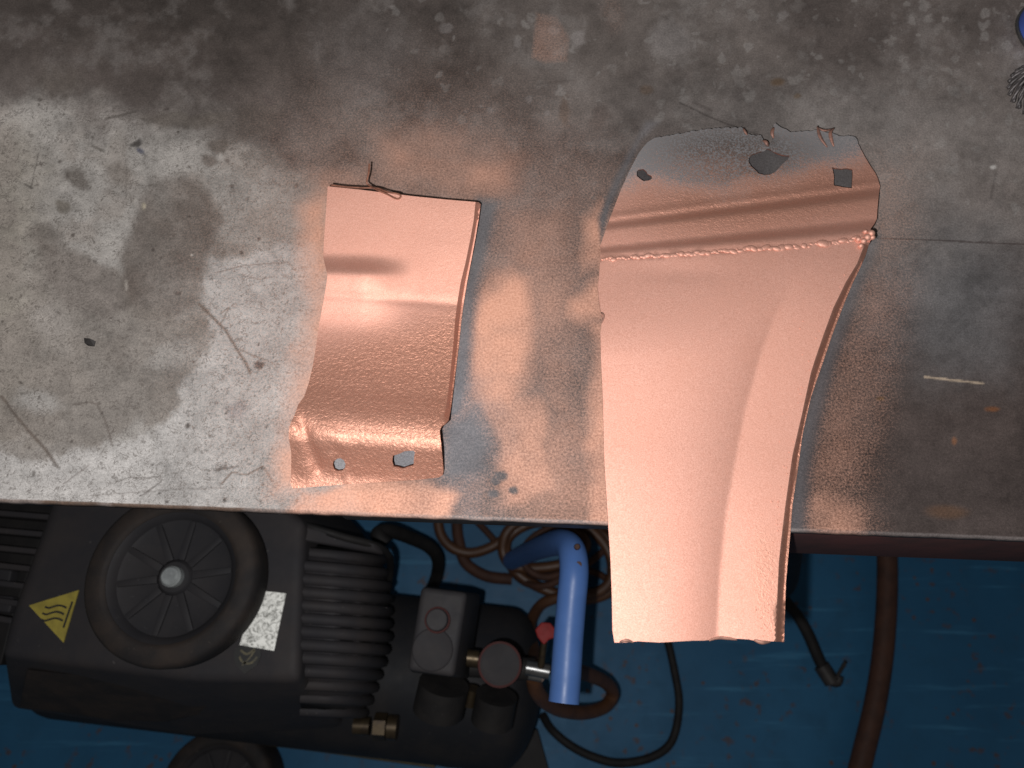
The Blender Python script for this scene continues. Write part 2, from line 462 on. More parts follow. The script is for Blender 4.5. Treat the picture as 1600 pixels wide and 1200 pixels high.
    for pts, w in [([(1445, 589), (1490, 594), (1536, 599)], 2.2)]:
        mk = linemask(u, v + 1.5 * (fine - .5), pts, w) * 0.9
        col = mixc(col, lin((178, 160, 140)), mk)
    for cx, cy, rx, ry, c_ in [(1550, 640, 10, 4, (128, 84, 56)), (1375, 624, 7, 3, (112, 88, 60)), (1492, 690, 4, 6, (120, 84, 62)), (1215, 128, 10, 6, (104, 86, 70)), (1245, 150, 5, 4, (102, 86, 70)), (1010, 140, 10, 7, (100, 86, 76)), (1480, 800, 30, 10, (96, 74, 60)),
                               (225, 322, 3, 5, (190, 180, 160)), (198, 445, 3, 8, (176, 168, 160)), (300, 398, 3, 2, (205, 196, 188)), (1552, 262, 4, 3, (190, 186, 182))]:
        col = mixc(col, lin(c_), ell(u + 6 * (fine - .5), v + 6 * (mid - .5), cx, cy, rx, ry, 0, 0.5) * 0.85)
    # small pits and specks
    for k in range(260):
        cx = r.uniform(-60, 520); cy = r.uniform(150, 790); rad = 0.9 + 2.2 * r.rand() ** 3
        q = np.nonzero((np.abs(u - cx) < 9) & (np.abs(v - cy) < 9))[0]
        if len(q):
            mk = ell(u[q] + 3 * (fine[q] - .5), v[q], cx, cy, rad * r.uniform(.8, 2.2), rad, r.uniform(0, 3), 0.4) * r.uniform(.5, .9)
            col[q] = mixc(col[q], lin((84, 76, 72)), mk)
    rug = fbm(u, v, 90, 8, 6, 0.68)
    rug2 = fbm(u * 0.7 + v * 0.5, v * 1.2 - u * 0.3, 34, 9, 5, 0.7)
    col *= np.clip(1 + 0.30 * (fine - 0.5) + 0.7 * (rug - 0.5) + 0.6 * (rug2 - 0.5), 0.5, 1.5)[:, None]
    # rubbed light smudges
    sm_ = sstep(0.50, 0.78, fbm(u, v, 45, 10, 6, 0.68)) * (v < 420) * 0.35
    col = mixc(col, lin((140, 134, 131)), sm_ * (1 - sil))
    # -------- overspray
    s = np.zeros(N)
    def add(m, a):
        nonlocal s
        s = np.maximum(s, np.clip(m, 0, 1) * a)
    gu = u + 14 * (fbm(u, v, 50, 31) - 0.5) * 2; gv = v + 14 * (fbm(u, v, 50, 32) - 0.5) * 2
    add(polymask(gu, gv, [(470, 330), (515, 285), (560, 600), (470, 770), (430, 770), (450, 600), (480, 480)], 40), 0.95)
    add(polymask(gu, gv, [(596, 212), (700, 212), (770, 225), (810, 245), (800, 290), (740, 312), (640, 300), (590, 270)], 62), 0.72)
    add(ell(gu, gv, 545, 275, 70, 28, 0, 0.9), 0.35)
    add(polymask(u + .4 * (gu - u), gv, [(740, 470), (768, 430), (800, 415), (835, 430), (842, 520), (830, 600), (800, 640), (760, 640), (733, 590), (731, 520)], 34), 0.90)
    add(polymask(gu, gv, [(745, 620), (790, 600), (850, 620), (880, 780), (775, 800), (772, 700)], 22), 0.60)
    add(polymask(gu, gv, [(790, 330), (880, 320), (900, 480), (890, 640), (840, 640), (800, 440), (770, 420)], 60), 0.44)
    add(polymask(gu, gv, [(910, 345), (950, 318), (960, 420), (905, 425)], 26), 0.86)
    add(polymask(gu, gv, [(885, 470), (940, 430), (960, 500), (920, 505), (890, 495)], 26), 0.84)
    add(polymask(gu, gv, [(925, 500), (965, 500), (965, 820), (920, 820), (912, 700), (925, 600)], 20), 0.72)
    add(ell(gu, gv, 880, 740, 90, 90, 0, 0.9), 0.45)
    add(polymask(gu, gv, [(470, 770), (560, 752), (700, 752), (715, 775), (700, 830), (440, 830)], 14), 0.80)
    add(polymask(gu, gv, [(1240, 790), (1300, 765), (1345, 790), (1350, 860), (1240, 860)], 30), 0.52)
    add(polymask(gu, gv, [(1310, 520), (1350, 420), (1380, 240), (1420, 240), (1410, 400), (1370, 600), (1340, 840), (1250, 840), (1270, 700)], 95), 0.27)
    sharp = polymask(u, v, [(831, 90), (838, 20), (870, 25), (890, 60), (885, 96), (850, 98)], 6) * (0.4 + 0.6 * sstep(10, 60, v)) * (1 - 0.4 * sstep(850, 890, u))
    add(sharp, 0.36)
    add(ell(gu, gv, 960, 20, 22, 30, 0, .8), 0.10)
    # clean, shielded strips beside the parts
    clean = polymask(u, v, [(747, 312), (778, 316), (760, 400), (744, 455), (737, 500), (730, 600), (722, 640), (715, 650), (700, 650), (712, 560), (722, 470)], 14)
    clean = np.maximum(clean, polymask(gu * .5 + u * .5, gv, [(690, 655), (745, 640), (768, 690), (765, 742), (730, 752), (690, 750)], 22) * 0.85)
    clean = np.maximum(clean, polymask(u, v, [(1370, 370), (1352, 420), (1322, 500), (1300, 570), (1278, 660), (1262, 740), (1258, 850), (1225, 850), (1240, 700), (1290, 540), (1330, 380)], 18) * 0.9)
    clean = np.maximum(clean, polymask(u, v, [(940, 380), (955, 320), (1000, 220), (1030, 190), (1010, 190), (960, 280), (935, 340)], 7) * 0.8)
    for cx, cy, rr in [(783, 744, 10), (803, 765, 7), (770, 771, 8), (773, 752, 8)]:
        clean = np.maximum(clean, ell(u + 6 * (fine - .5), v + 6 * (mid - .5), cx, cy, rr, rr * .8, 0, .4) * 0.7)
    s = s * (1 - clean)
    s = s * np.clip(0.80 + 0.9 * (fbm(u, v, 60, 33, 4) - 0.5), 0, 1.1)
    s = np.clip(s, 0, 1) ** 1.12
    add(ell(gu, gv, 640, 500, 330, 360, 0, 0.6), 0.13)
    s = s * (1 - clean)
    s = s + 0.06 * sstep(380, 560, u) * (1 - sstep(1150, 1450, u)) * sstep(150, 330, v) * (1 - clean)
    col = mixc(col, lin((136, 138, 146)), clean * 0.35)
    lipz = polymask(u, v, [(498, 690), (665, 672), (675, 740), (500, 752)], 6)
    s = s * (1 - lipz); col = mixc(col, lin((172, 172, 178)), lipz * 0.7)
    endz = polymask(u, v, [(975, 300), (1010, 235), (1330, 225), (1360, 310)], 8)
    s = s * (1 - endz); col = mixc(col, lin((66, 66, 70)), endz * 0.6)
    return col, np.clip(s, 0, 1)

KALB = 0.61
def make_bench():
    root = tag(empty('workbench', O0 - Vector((0, 0, TOP))), 'worn grey steel workbench top with copper overspray and scratched silvery left side', 'workbench')
    xs = np.concatenate([np.linspace(-2.00, -0.50, 90), np.linspace(-0.498, 0.498, 997), np.linspace(0.50, 1.0, 30)])
    ys = np.concatenate([np.linspace(0.0, 0.50, 501), np.linspace(0.504, 0.80, 50)])
    nx, ny = len(xs), len(ys)
    gx, gy = np.meshgrid(xs, ys)
    gx = gx.ravel(); gy = gy.ravel()
    # extra rows in front: rounded lip and front face
    lip = [(-0.0009, -0.0003), (-0.0017, -0.0009), (-0.0022, -0.0020), (-0.0023, -0.0085), (0.004, -0.0135)]
    pts = [np.stack([O0.x + gx * E1.x + gy * E2.x, O0.y + gx * E1.y + gy * E2.y, np.full_like(gx, TOP)], -1)]
    wav = 0.00045 * (fbm(xs * 1000, xs * 0, 9, 55, 3) - 0.5) * 2
    for b, dz in lip:
        bb = b + wav * (1 if dz > -0.011 else 0)
        pts.append(np.stack([O0.x + xs * E1.x + bb * E2.x, O0.y + xs * E1.y + bb * E2.y, np.full_like(xs, TOP + dz)], -1))
    V = np.concatenate(pts)
    # very slight unevenness of the plate
    uu, vv = UV(V)
    V[:nx * ny, 2] += 0.00035 * (fbm(uu[:nx * ny], vv[:nx * ny], 180, 21, 3) - 0.5)
    i = np.arange(nx - 1); F = []
    J, I = np.meshgrid(np.arange(ny - 1), i, indexing='ij')
    a = (J * nx + I).ravel()
    F.append(np.stack([a, a + 1, a + nx + 1, a + nx], -1))
    prev = i.copy()
    base = nx * ny
    for k in range(len(lip)):
        cur = base + k * nx + i
        F.append(np.stack([prev, cur, cur + 1, prev + 1], -1))
        prev = cur
    F = np.concatenate(F)
    V = V - np.array(root.location)[None, :]
    me = bpy.data.meshes.new('tabletop')
    me.vertices.add(len(V)); me.vertices.foreach_set('co', V.astype(np.float32).ravel())
    me.loops.add(F.size); me.loops.foreach_set('vertex_index', F.astype(np.int32).ravel())
    me.polygons.add(len(F)); me.polygons.foreach_set('loop_start', np.arange(0, F.size, 4, dtype=np.int32))
    me.update(); me.validate()
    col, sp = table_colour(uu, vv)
    lipn = np.zeros(len(V)); lipn[base:] = 1
    # chipped, rusty front lip
    ch = fbm(uu, vv * 0.3, 40, 41, 4)
    front = lipn.astype(bool)
    leftness = 1 - sstep(380, 640, uu[front])
    cf = np.tile(lin((185, 176, 174)), (front.sum(), 1))
    cf = mixc(cf, lin((120, 98, 84)), leftness * (0.55 + 0.4 * sstep(0.35, 0.65, ch[front])))
    cf = mixc(cf, lin((60, 50, 48)), sstep(1180, 1300, uu[front]) * 0.7)
    col[front] = cf
    sp[front] *= 0.7
    wx = V[:, 0] + root.location.x; wy = V[:, 1] + root.location.y
    rr_ = np.sqrt((wx - FLASH[0]) ** 2 + (wy - FLASH[1]) ** 2 + CAMH ** 2)
    E = 1.40 * CAMH ** 3 / rr_ ** 3 + 0.18
    col = col / E[:, None]
    top_ = col.max(1, keepdims=True)
    col = col * np.minimum(1, 0.80 / np.maximum(top_, 1e-6))
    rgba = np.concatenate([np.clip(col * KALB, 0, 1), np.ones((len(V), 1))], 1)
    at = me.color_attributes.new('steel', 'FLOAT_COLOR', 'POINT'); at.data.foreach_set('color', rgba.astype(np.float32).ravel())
    at = me.attributes.new('spray', 'FLOAT', 'POINT'); at.data.foreach_set('value', sp.astype(np.float32))
    hair = np.clip(polymask(uu, vv, [(-700, 140), (330, 150), (520, 300), (520, 900), (-700, 900)], 60) + 0.12, 0, 1)
    at = me.attributes.new('hair', 'FLOAT', 'POINT'); at.data.foreach_set('value', hair.astype(np.float32))
    m = NT('bench_steel')
    base_c = m.attr('steel', False); spray = m.attr('spray'); hairf = m.attr('hair')
    g1 = m.noise(1500, 2, 0.6); g2 = m.noise(620, 3, 0.65); g3 = m.noise(190, 4, 0.6, dist=0.8)
    # fine grain
    gr = m.lerp(g1, 0.45, 1.55); gr2 = m.lerp(g2, 0.45, 1.55)
    grc = m.math('MULTIPLY', gr, gr2)
    cc = m.node('ShaderNodeCombineColor')
    for k in range(3): m.set(cc.inputs[k], grc)
    c = m.mix(1.0, base_c, cc.outputs[0], 'MULTIPLY')
    # hair-like marks
    rid = m.math('ABSOLUTE', m.math('SUBTRACT', m.noise(170, 3, 0.6, dist=1.8), 0.5))
    hm = m.math('MULTIPLY', m.math('SUBTRACT', 1.0, m.ramp(rid, 0.012, 0.05)), m.ramp(g3, 0.42, 0.58))
    hm = m.math('MULTIPLY', m.math('MULTIPLY', hm, hairf), 0.62)
    c = m.mix(hm, c, rgb(0.085, 0.072, 0.064))
    # pits
    pt = m.math('MULTIPLY', m.math('MULTIPLY', m.ramp(g2, 0.62, 0.72), hairf), 0.45)
    c = m.mix(pt, c, rgb(0.10, 0.088, 0.08))
    # spray dots
    th = m.math('ADD', spray, m.math('MULTIPLY', m.math('SUBTRACT', m.math('MULTIPLY', m.math('ADD', g1, g2), 0.5), 0.5), 1.5))
    sm = m.math('MULTIPLY', m.lerp(th, 0.0, 1.0), m.ramp(spray, 0.0, 0.10))
    cop = m.mix(m.ramp(g2, 0.3, 0.7), rgb(0.50, 0.245, 0.165), rgb(0.62, 0.335, 0.240))
    c = m.mix(sm, c, cop)
    rough = m.math('ADD', m.lerp(g3, 0.55, 0.72), m.math('MULTIPLY', sm, 0.0))
    nb = m.bump(g2, 0.25, 0.0004)
    nb = m.bump(g3, 0.10, 0.0008, nb)
    mat = m.out(c, rough, 0.0, nb, 0.16)
    o = bpy.data.objects.new('tabletop', me); C.objects.link(o); me.materials.append(mat)
    me.polygons.foreach_set('use_smooth', [True] * len(me.polygons))
    o.parent = root
    # under-structure
    def bar(name, a0, a1, b0, b1, z0, z1, mat):
        q = [O0 + E1 * a + E2 * b for a, b in ((a0, b0), (a1, b0), (a1, b1), (a0, b1))]
        return prism(name, [Vector((p.x, p.y, z1)) for p in q], [Vector((p.x, p.y, z0)) for p in q], mat, root, 0.002, 2)
    aL = (P(500, 800, TOP) - O0).dot(E1); aR = (P(1246, 825, TOP) - O0).dot(E1)
    bar('front_rail', aL, aR - 0.003, 0.006, 0.040, TOP - 0.075, TOP - 0.0145, M_darksteel)
    bar('apron', aR, 0.98, 0.004, 0.022, TOP - 0.150, TOP - 0.0145, M_redbrown)
    for a in (-1.95, 0.93):
        for b in (0.06, 0.72):
            bar('leg', a, a + 0.05, b, b + 0.05, 0.0, TOP - 0.0145, M_darksteel)
    bar('rear_rail', -1.89, 0.92, 0.72, 0.76, TOP - 0.075, TOP - 0.0145, M_darksteel)
    bar('bench_underside', -1.99, 0.99, 0.045, 0.79, TOP - 0.0145, TOP - 0.0138, M_darksteel)
    return root
make_bench()

# ------------------------------------------------------------------ the two painted sheet-metal parts
def copper_material():
    m = NT('copper_spray_paint')
    paint = m.attr('paint'); bmp = m.attr('peel_shade')
    g1 = m.noise(1400, 2, 0.6); g2 = m.noise(700, 3, 0.6); g3 = m.noise(240, 3, 0.55); g4 = m.noise(18, 3, 0.5)
    cop = m.mix(m.ramp(g1, 0.25, 0.75), rgb(0.64, 0.345, 0.265), rgb(0.83, 0.505, 0.415))
    cop = m.mix(m.math('MULTIPLY', m.ramp(g4, 0.35, 0.7), 0.25), cop, rgb(0.68, 0.36, 0.265))
    # thick glossy coat, deeper in colour; shade on slopes and turned edge painted in
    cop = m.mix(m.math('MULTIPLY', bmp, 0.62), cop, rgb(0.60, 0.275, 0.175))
    gry = m.mix(m.ramp(g2, 0.3, 0.7), rgb(0.165, 0.16, 0.165), rgb(0.25, 0.24, 0.245))
    gry = m.mix(m.math('MULTIPLY', m.attr('soot'), m.ramp(g2, 0.34, 0.58)), gry, rgb(0.060, 0.050, 0.045))
    th = m.math('ADD', paint, m.math('MULTIPLY', m.math('SUBTRACT', m.math('MULTIPLY', m.math('ADD', g1, g2), 0.5), 0.5), 1.6))
    sm = m.ramp(th, 0.05, 0.95)
    c = m.mix(sm, gry, cop)
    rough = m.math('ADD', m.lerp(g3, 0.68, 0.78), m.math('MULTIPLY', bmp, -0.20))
    met = m.math('MULTIPLY', sm, 0.84)
    wp = m.noise(430, 4, 0.6, dist=1.0)
    nb = m.bump(wp, m.math('MULTIPLY', bmp, 0.75), 0.0012)
    nb = m.bump(g2, 0.16, 0.0004, nb)
    return m.out(c, rough, met, nb, 0.15)
M_copper = copper_material()
M_cutedge = worn('bare_cut_edge', (0.16, 0.060, 0.040), (0.09, 0.035, 0.025), 0.8, 0.0, 300, spec=0.1)
M_wire = worn('copper_sprayed_wire', (0.30, 0.13, 0.085), (0.18, 0.075, 0.05), 0.4, 0.4, 300)
M_burr = worn('bright_torn_edge', (0.34, 0.17, 0.125), (0.15, 0.085, 0.07), 0.6, 0.3, 200)

def refine(poly, step, jit, seed, closed=True):
    r = random.Random(seed); out = []
    n = len(poly)
    for i in range(n if closed else n - 1):
        a = poly[i]; b = poly[(i + 1) % n]
        d = math.hypot(b[0] - a[0], b[1] - a[1]); k = max(1, int(d / step))
        for q in range(k):
            t = q / k
            j = jit if q else 0
            out.append((a[0] + (b[0] - a[0]) * t + r.uniform(-j, j), a[1] + (b[1] - a[1]) * t + r.uniform(-j, j)))
    if not closed: out.append(poly[-1])
    return out

def sheet(parent, outline, holes, cuts, hfun, afun, classify, names, thick=0.0011, step=4.0, jit=0.05, rag=None):
    """one pressed sheet: outline, holes and crease lines in photo pixels, hfun = height (m above bench) there"""
    ol = refine(outline, 5 if rag is None else 3.5, jit, 3)
    if rag is not None:
        rr = random.Random(9)
        ol = [(x + rr.uniform(-0.9, 0.9), y + rr.uniform(-1.3, 1.1)) if y < rag and x > 1030 else (x, y) for x, y in ol]
    hs = [refine(h, 3, 0.35, 5 + i) for i, h in enumerate(holes)]
    pts = []; edges = []
    def addloop(l, closed):
        s = len(pts); pts.extend(l)
        for i in range(len(l) - (0 if closed else 1)):
            edges.append((s + i, s + (i + 1) % len(l)))
    addloop(ol, True)
    for h in hs: addloop(h, True)
    for c_ in cuts: addloop(refine(c_, 5, 0, 1, False), False)
    allb = np.array(pts)
    us = np.arange(min(p[0] for p in ol), max(p[0] for p in ol), step); vs_ = np.arange(min(p[1] for p in ol), max(p[1] for p in ol), step)
    gu, gv = np.meshgrid(us, vs_); gu = gu + (np.arange(len(vs_)) % 2)[:, None] * step / 2
    gu = gu.ravel(); gv = gv.ravel()
    k = inpoly(gu, gv, ol)
    for h in hs: k &= ~inpoly(gu, gv, h)
    gu, gv = gu[k], gv[k]
    keep = np.ones(len(gu), bool)
    for b0 in range(0, len(allb), 100):
        d = np.hypot(gu[:, None] - allb[None, b0:b0 + 100, 0], gv[:, None] - allb[None, b0:b0 + 100, 1]).min(1)
        keep &= d > step * 0.6
    pts2 = pts + list(zip(gu[keep].tolist(), gv[keep].tolist()))
    vo, eo, fo, *_ = delaunay_2d_cdt([Vector(p) for p in pts2], edges, [], 0, 1e-4)
    W = np.array([(p.x, p.y) for p in vo]); T = np.array([f for f in fo if len(f) == 3])
    cen = W[T].mean(1)
    k = inpoly(cen[:, 0], cen[:, 1], ol)
    for h in hs: k &= ~inpoly(cen[:, 0], cen[:, 1], h)
    T = T[k]; cen = cen[k]
    Z = hfun(W[:, 0], W[:, 1])
    X = Pn(W[:, 0], W[:, 1], TOP + Z)
    cls = classify(cen[:, 0], cen[:, 1])
    at = afun(W[:, 0], W[:, 1])
    a, b, c_ = X[T[:, 0]], X[T[:, 1]], X[T[:, 2]]
    fn = np.cross(b - a, c_ - a)
    flip = fn[:, 2] < 0
    T[flip] = T[flip][:, ::-1]; fn[flip] *= -1
    vn = np.zeros_like(X)
    for q in range(3): np.add.at(vn, T[:, q], fn)
    vn /= np.maximum(np.linalg.norm(vn, axis=1, keepdims=True), 1e-12)
    ed = np.concatenate([T[:, [0, 1]], T[:, [1, 2]], T[:, [2, 0]]])
    own = np.tile(np.arange(len(T)), 3)
    key = np.sort(ed, 1); key = key[:, 0] * len(W) + key[:, 1]
    _, inv, cnt = np.unique(key, return_inverse=True, return_counts=True)
    bnd = cnt[inv] == 1
    for ci, nm in enumerate(names):
        t = T[cls == ci]
        be = ed[bnd & (cls[own] == ci)]
        used = np.unique(t); remap = -np.ones(len(W), int); remap[used] = np.arange(len(used))
        t = remap[t]; be = remap[be]; n = len(used)
        top = X[used] - np.array(parent.location)[None, :]
        bot_ = top - vn[used] * thick
        faces = t.tolist() + (t[:, ::-1] + n).tolist() + [[int(p), int(p) + n, int(q) + n, int(q)] for p, q in be]
        me = mesh(nm, np.concatenate([top, bot_]).tolist(), faces)
        for an, arr in at.items():
            A = me.attributes.new(an, 'FLOAT', 'POINT'); A.data.foreach_set('value', np.tile(arr[used], 2).astype(np.float32))
        me.materials.append(M_copper); me.materials.append(M_cutedge)
        mi = np.zeros(len(faces), np.int32); mi[2 * len(t):] = 1
        me.polygons.foreach_set('material_index', mi)
        o = bpy.data.objects.new(nm, me); C.objects.link(o); o.parent = parent
        me.polygons.foreach_set('use_smooth', [True] * len(me.polygons))
        me.set_sharp_from_angle(angle=math.radians(48))

def interp(pts, x): 
    xs, ys = zip(*pts)
    return np.interp(x, xs, ys)
def sinterp(pts, x):
    """monotone smooth interpolation"""
    xs = np.array([p[0] for p in pts], float); ys = np.array([p[1] for p in pts], float)
    d = np.diff(ys) / np.diff(xs)
    m = np.concatenate([[d[0]], np.where(d[:-1] * d[1:] > 0, 2 * d[:-1] * d[1:] / np.where(np.abs(d[:-1] + d[1:]) < 1e-12, 1, d[:-1] + d[1:]), 0), [d[-1]]])
    x = np.clip(x, xs[0], xs[-1])
    i = np.clip(np.searchsorted(xs, x) - 1, 0, len(xs) - 2)
    h = xs[i + 1] - xs[i]; t = (x - xs[i]) / h
    return ((2 * t ** 3 - 3 * t ** 2 + 1) * ys[i] + (t ** 3 - 2 * t ** 2 + t) * h * m[i] + (-2 * t ** 3 + 3 * t ** 2) * ys[i + 1] + (t ** 3 - t ** 2) * h * m[i + 1])

def make_left_panel():
    root = tag(empty('sheet_metal_panel', P(590, 530, TOP)), 'smaller copper-sprayed pressed steel piece lying wholly on bench with two holes near bottom edge', 'metal panel')
    outline = [(512, 291), (530, 293), (560, 296), (600, 301), (650, 307), (700, 312), (748, 316), (751, 319), (748, 342), (743, 372), (737, 404), (730, 440), (725, 470), (721, 500), (717, 540), (712, 580), (707, 620), (704, 642), (701, 657), (696, 662), (690, 666), (687, 673),
               (689, 692), (691, 712), (693, 735), (692, 742), (686, 746), (650, 750), (600, 753), (550, 756), (500, 760), (457, 763), (454, 755), (455, 730), (455, 707), (451, 684), (452, 668), (455, 659), (460, 649), (466, 632), (475, 620), (482, 600), (488, 575), (494, 540), (499, 505), (504, 478), (509, 450),
               (511, 436), (511, 428), (508, 414), (505, 402), (506, 380), (508, 350), (510, 320)]
    holes = [[(521, 721), (526, 717), (532, 716), (537, 719), (540, 725), (539, 731), (535, 735), (528, 736), (522, 733), (520, 727)],
             [(614, 712), (622, 710), (632, 705), (645, 704), (648, 706), (647, 716), (646, 727), (638, 729), (630, 732), (622, 730), (615, 729), (613, 720)]]
    inner = [(743, 315.5), (740, 345), (734, 378), (727, 412), (720, 440), (715, 470), (711, 500), (708, 540), (704, 580), (700, 615), (697, 636), (694, 650)]
    ui = lambda v: interp([(v_, u_) for u_, v_ in inner], v)
    uo = lambda v: interp([(316, 751), (342, 748), (372, 743), (404, 737), (440, 730), (470, 725), (500, 721), (540, 717), (580, 712), (620, 707), (642, 704), (657, 701)], v)
    def H(u, v):
        vv = v - 0.075 * (u - 510)
        z = sinterp([(270, 33.0), (300, 30.0), (400, 19.0), (440, 14.6), (456, 13.0), (464, 12.5), (480, 12.4), (520, 13.0), (560, 15.4), (600, 20.4), (628, 26.2), (646, 29.8), (660, 31.2), (674, 31.2), (688, 28.8), (704, 22.2), (725, 12.8), (745, 5.0), (764, 1.6)], vv)
        z -= 0.55 * np.exp(-((vv - 460) / 6.0) ** 2)
        # stamped half bead at the left edge
        fade = 1 - sstep(560, 655, u)
        vb = v - 0.03 * (u - 510)
        z += fade * 10.0 * sstep(392, 428, vb) ** 1.6 * (1 - sstep(427, 520, vb))
        # crumple at the lower left corner
        d = segdist(u, v, 470, 662, 498, 730)
        z -= 2.6 * np.exp(-(d / 9.0) ** 2)
        z += 2.2 * np.exp(-((u - 462) / 12.0) ** 2 - ((v - 664) / 9.0) ** 2)
        z += 1.6 * np.exp(-((u - 478) / 16.0) ** 2 - ((v - 735) / 14.0) ** 2)
        z += 0.8 * np.exp(-(segdist(u, v, 505, 668, 540, 700) / 10.0) ** 2)
        z += 0.9 * np.exp(-(np.hypot(u - 516, v - 715) / 7.0) ** 2) + 0.7 * np.exp(-(segdist(u, v, 536, 738, 544, 752) / 4.0) ** 2)
        z += 0.55 * (fbm(u, v, 70, 61, 2) - 0.5)
        # turned-down right edge
        t = np.clip((u - ui(v)) / np.maximum(uo(v) - ui(v), 1), 0, 1) * (v < 662)
        drop = np.minimum(np.maximum(z - 1.6, 0), 11.0) * (1 - sstep(640, 662, v))
        z = z - drop * np.clip(t / 0.72, 0, 1) ** 0.9
        return np.maximum(z, 1.3) * 1e-3
    def Aat(u, v):
        peel_shade = 0.10 + 0.75 * sstep(470, 560, v + 0.25 * (u - 600)) + 0.12 * sstep(600, 720, u)  # thicker coat on the lower half, its shade also deepened in colour
        paint = np.full(u.shape, 1.1) - 0.25 * sstep(690, 760, v) * fbm(u, v, 60, 71, 3) * 1.4
        return {'peel_shade': np.clip(peel_shade, 0, 1), 'paint': paint, 'soot': np.zeros(u.shape)}
    cl = lambda u, v: ((u > ui(v)) & (v < 652)).astype(int)
    lipl = [(u_ + 0.72 * (float(uo(np.array([float(v_)]))[0]) - u_), v_) for u_, v_ in inner[1:-1]]
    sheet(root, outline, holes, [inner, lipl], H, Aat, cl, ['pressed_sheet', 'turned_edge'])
    return H
HL = make_left_panel()

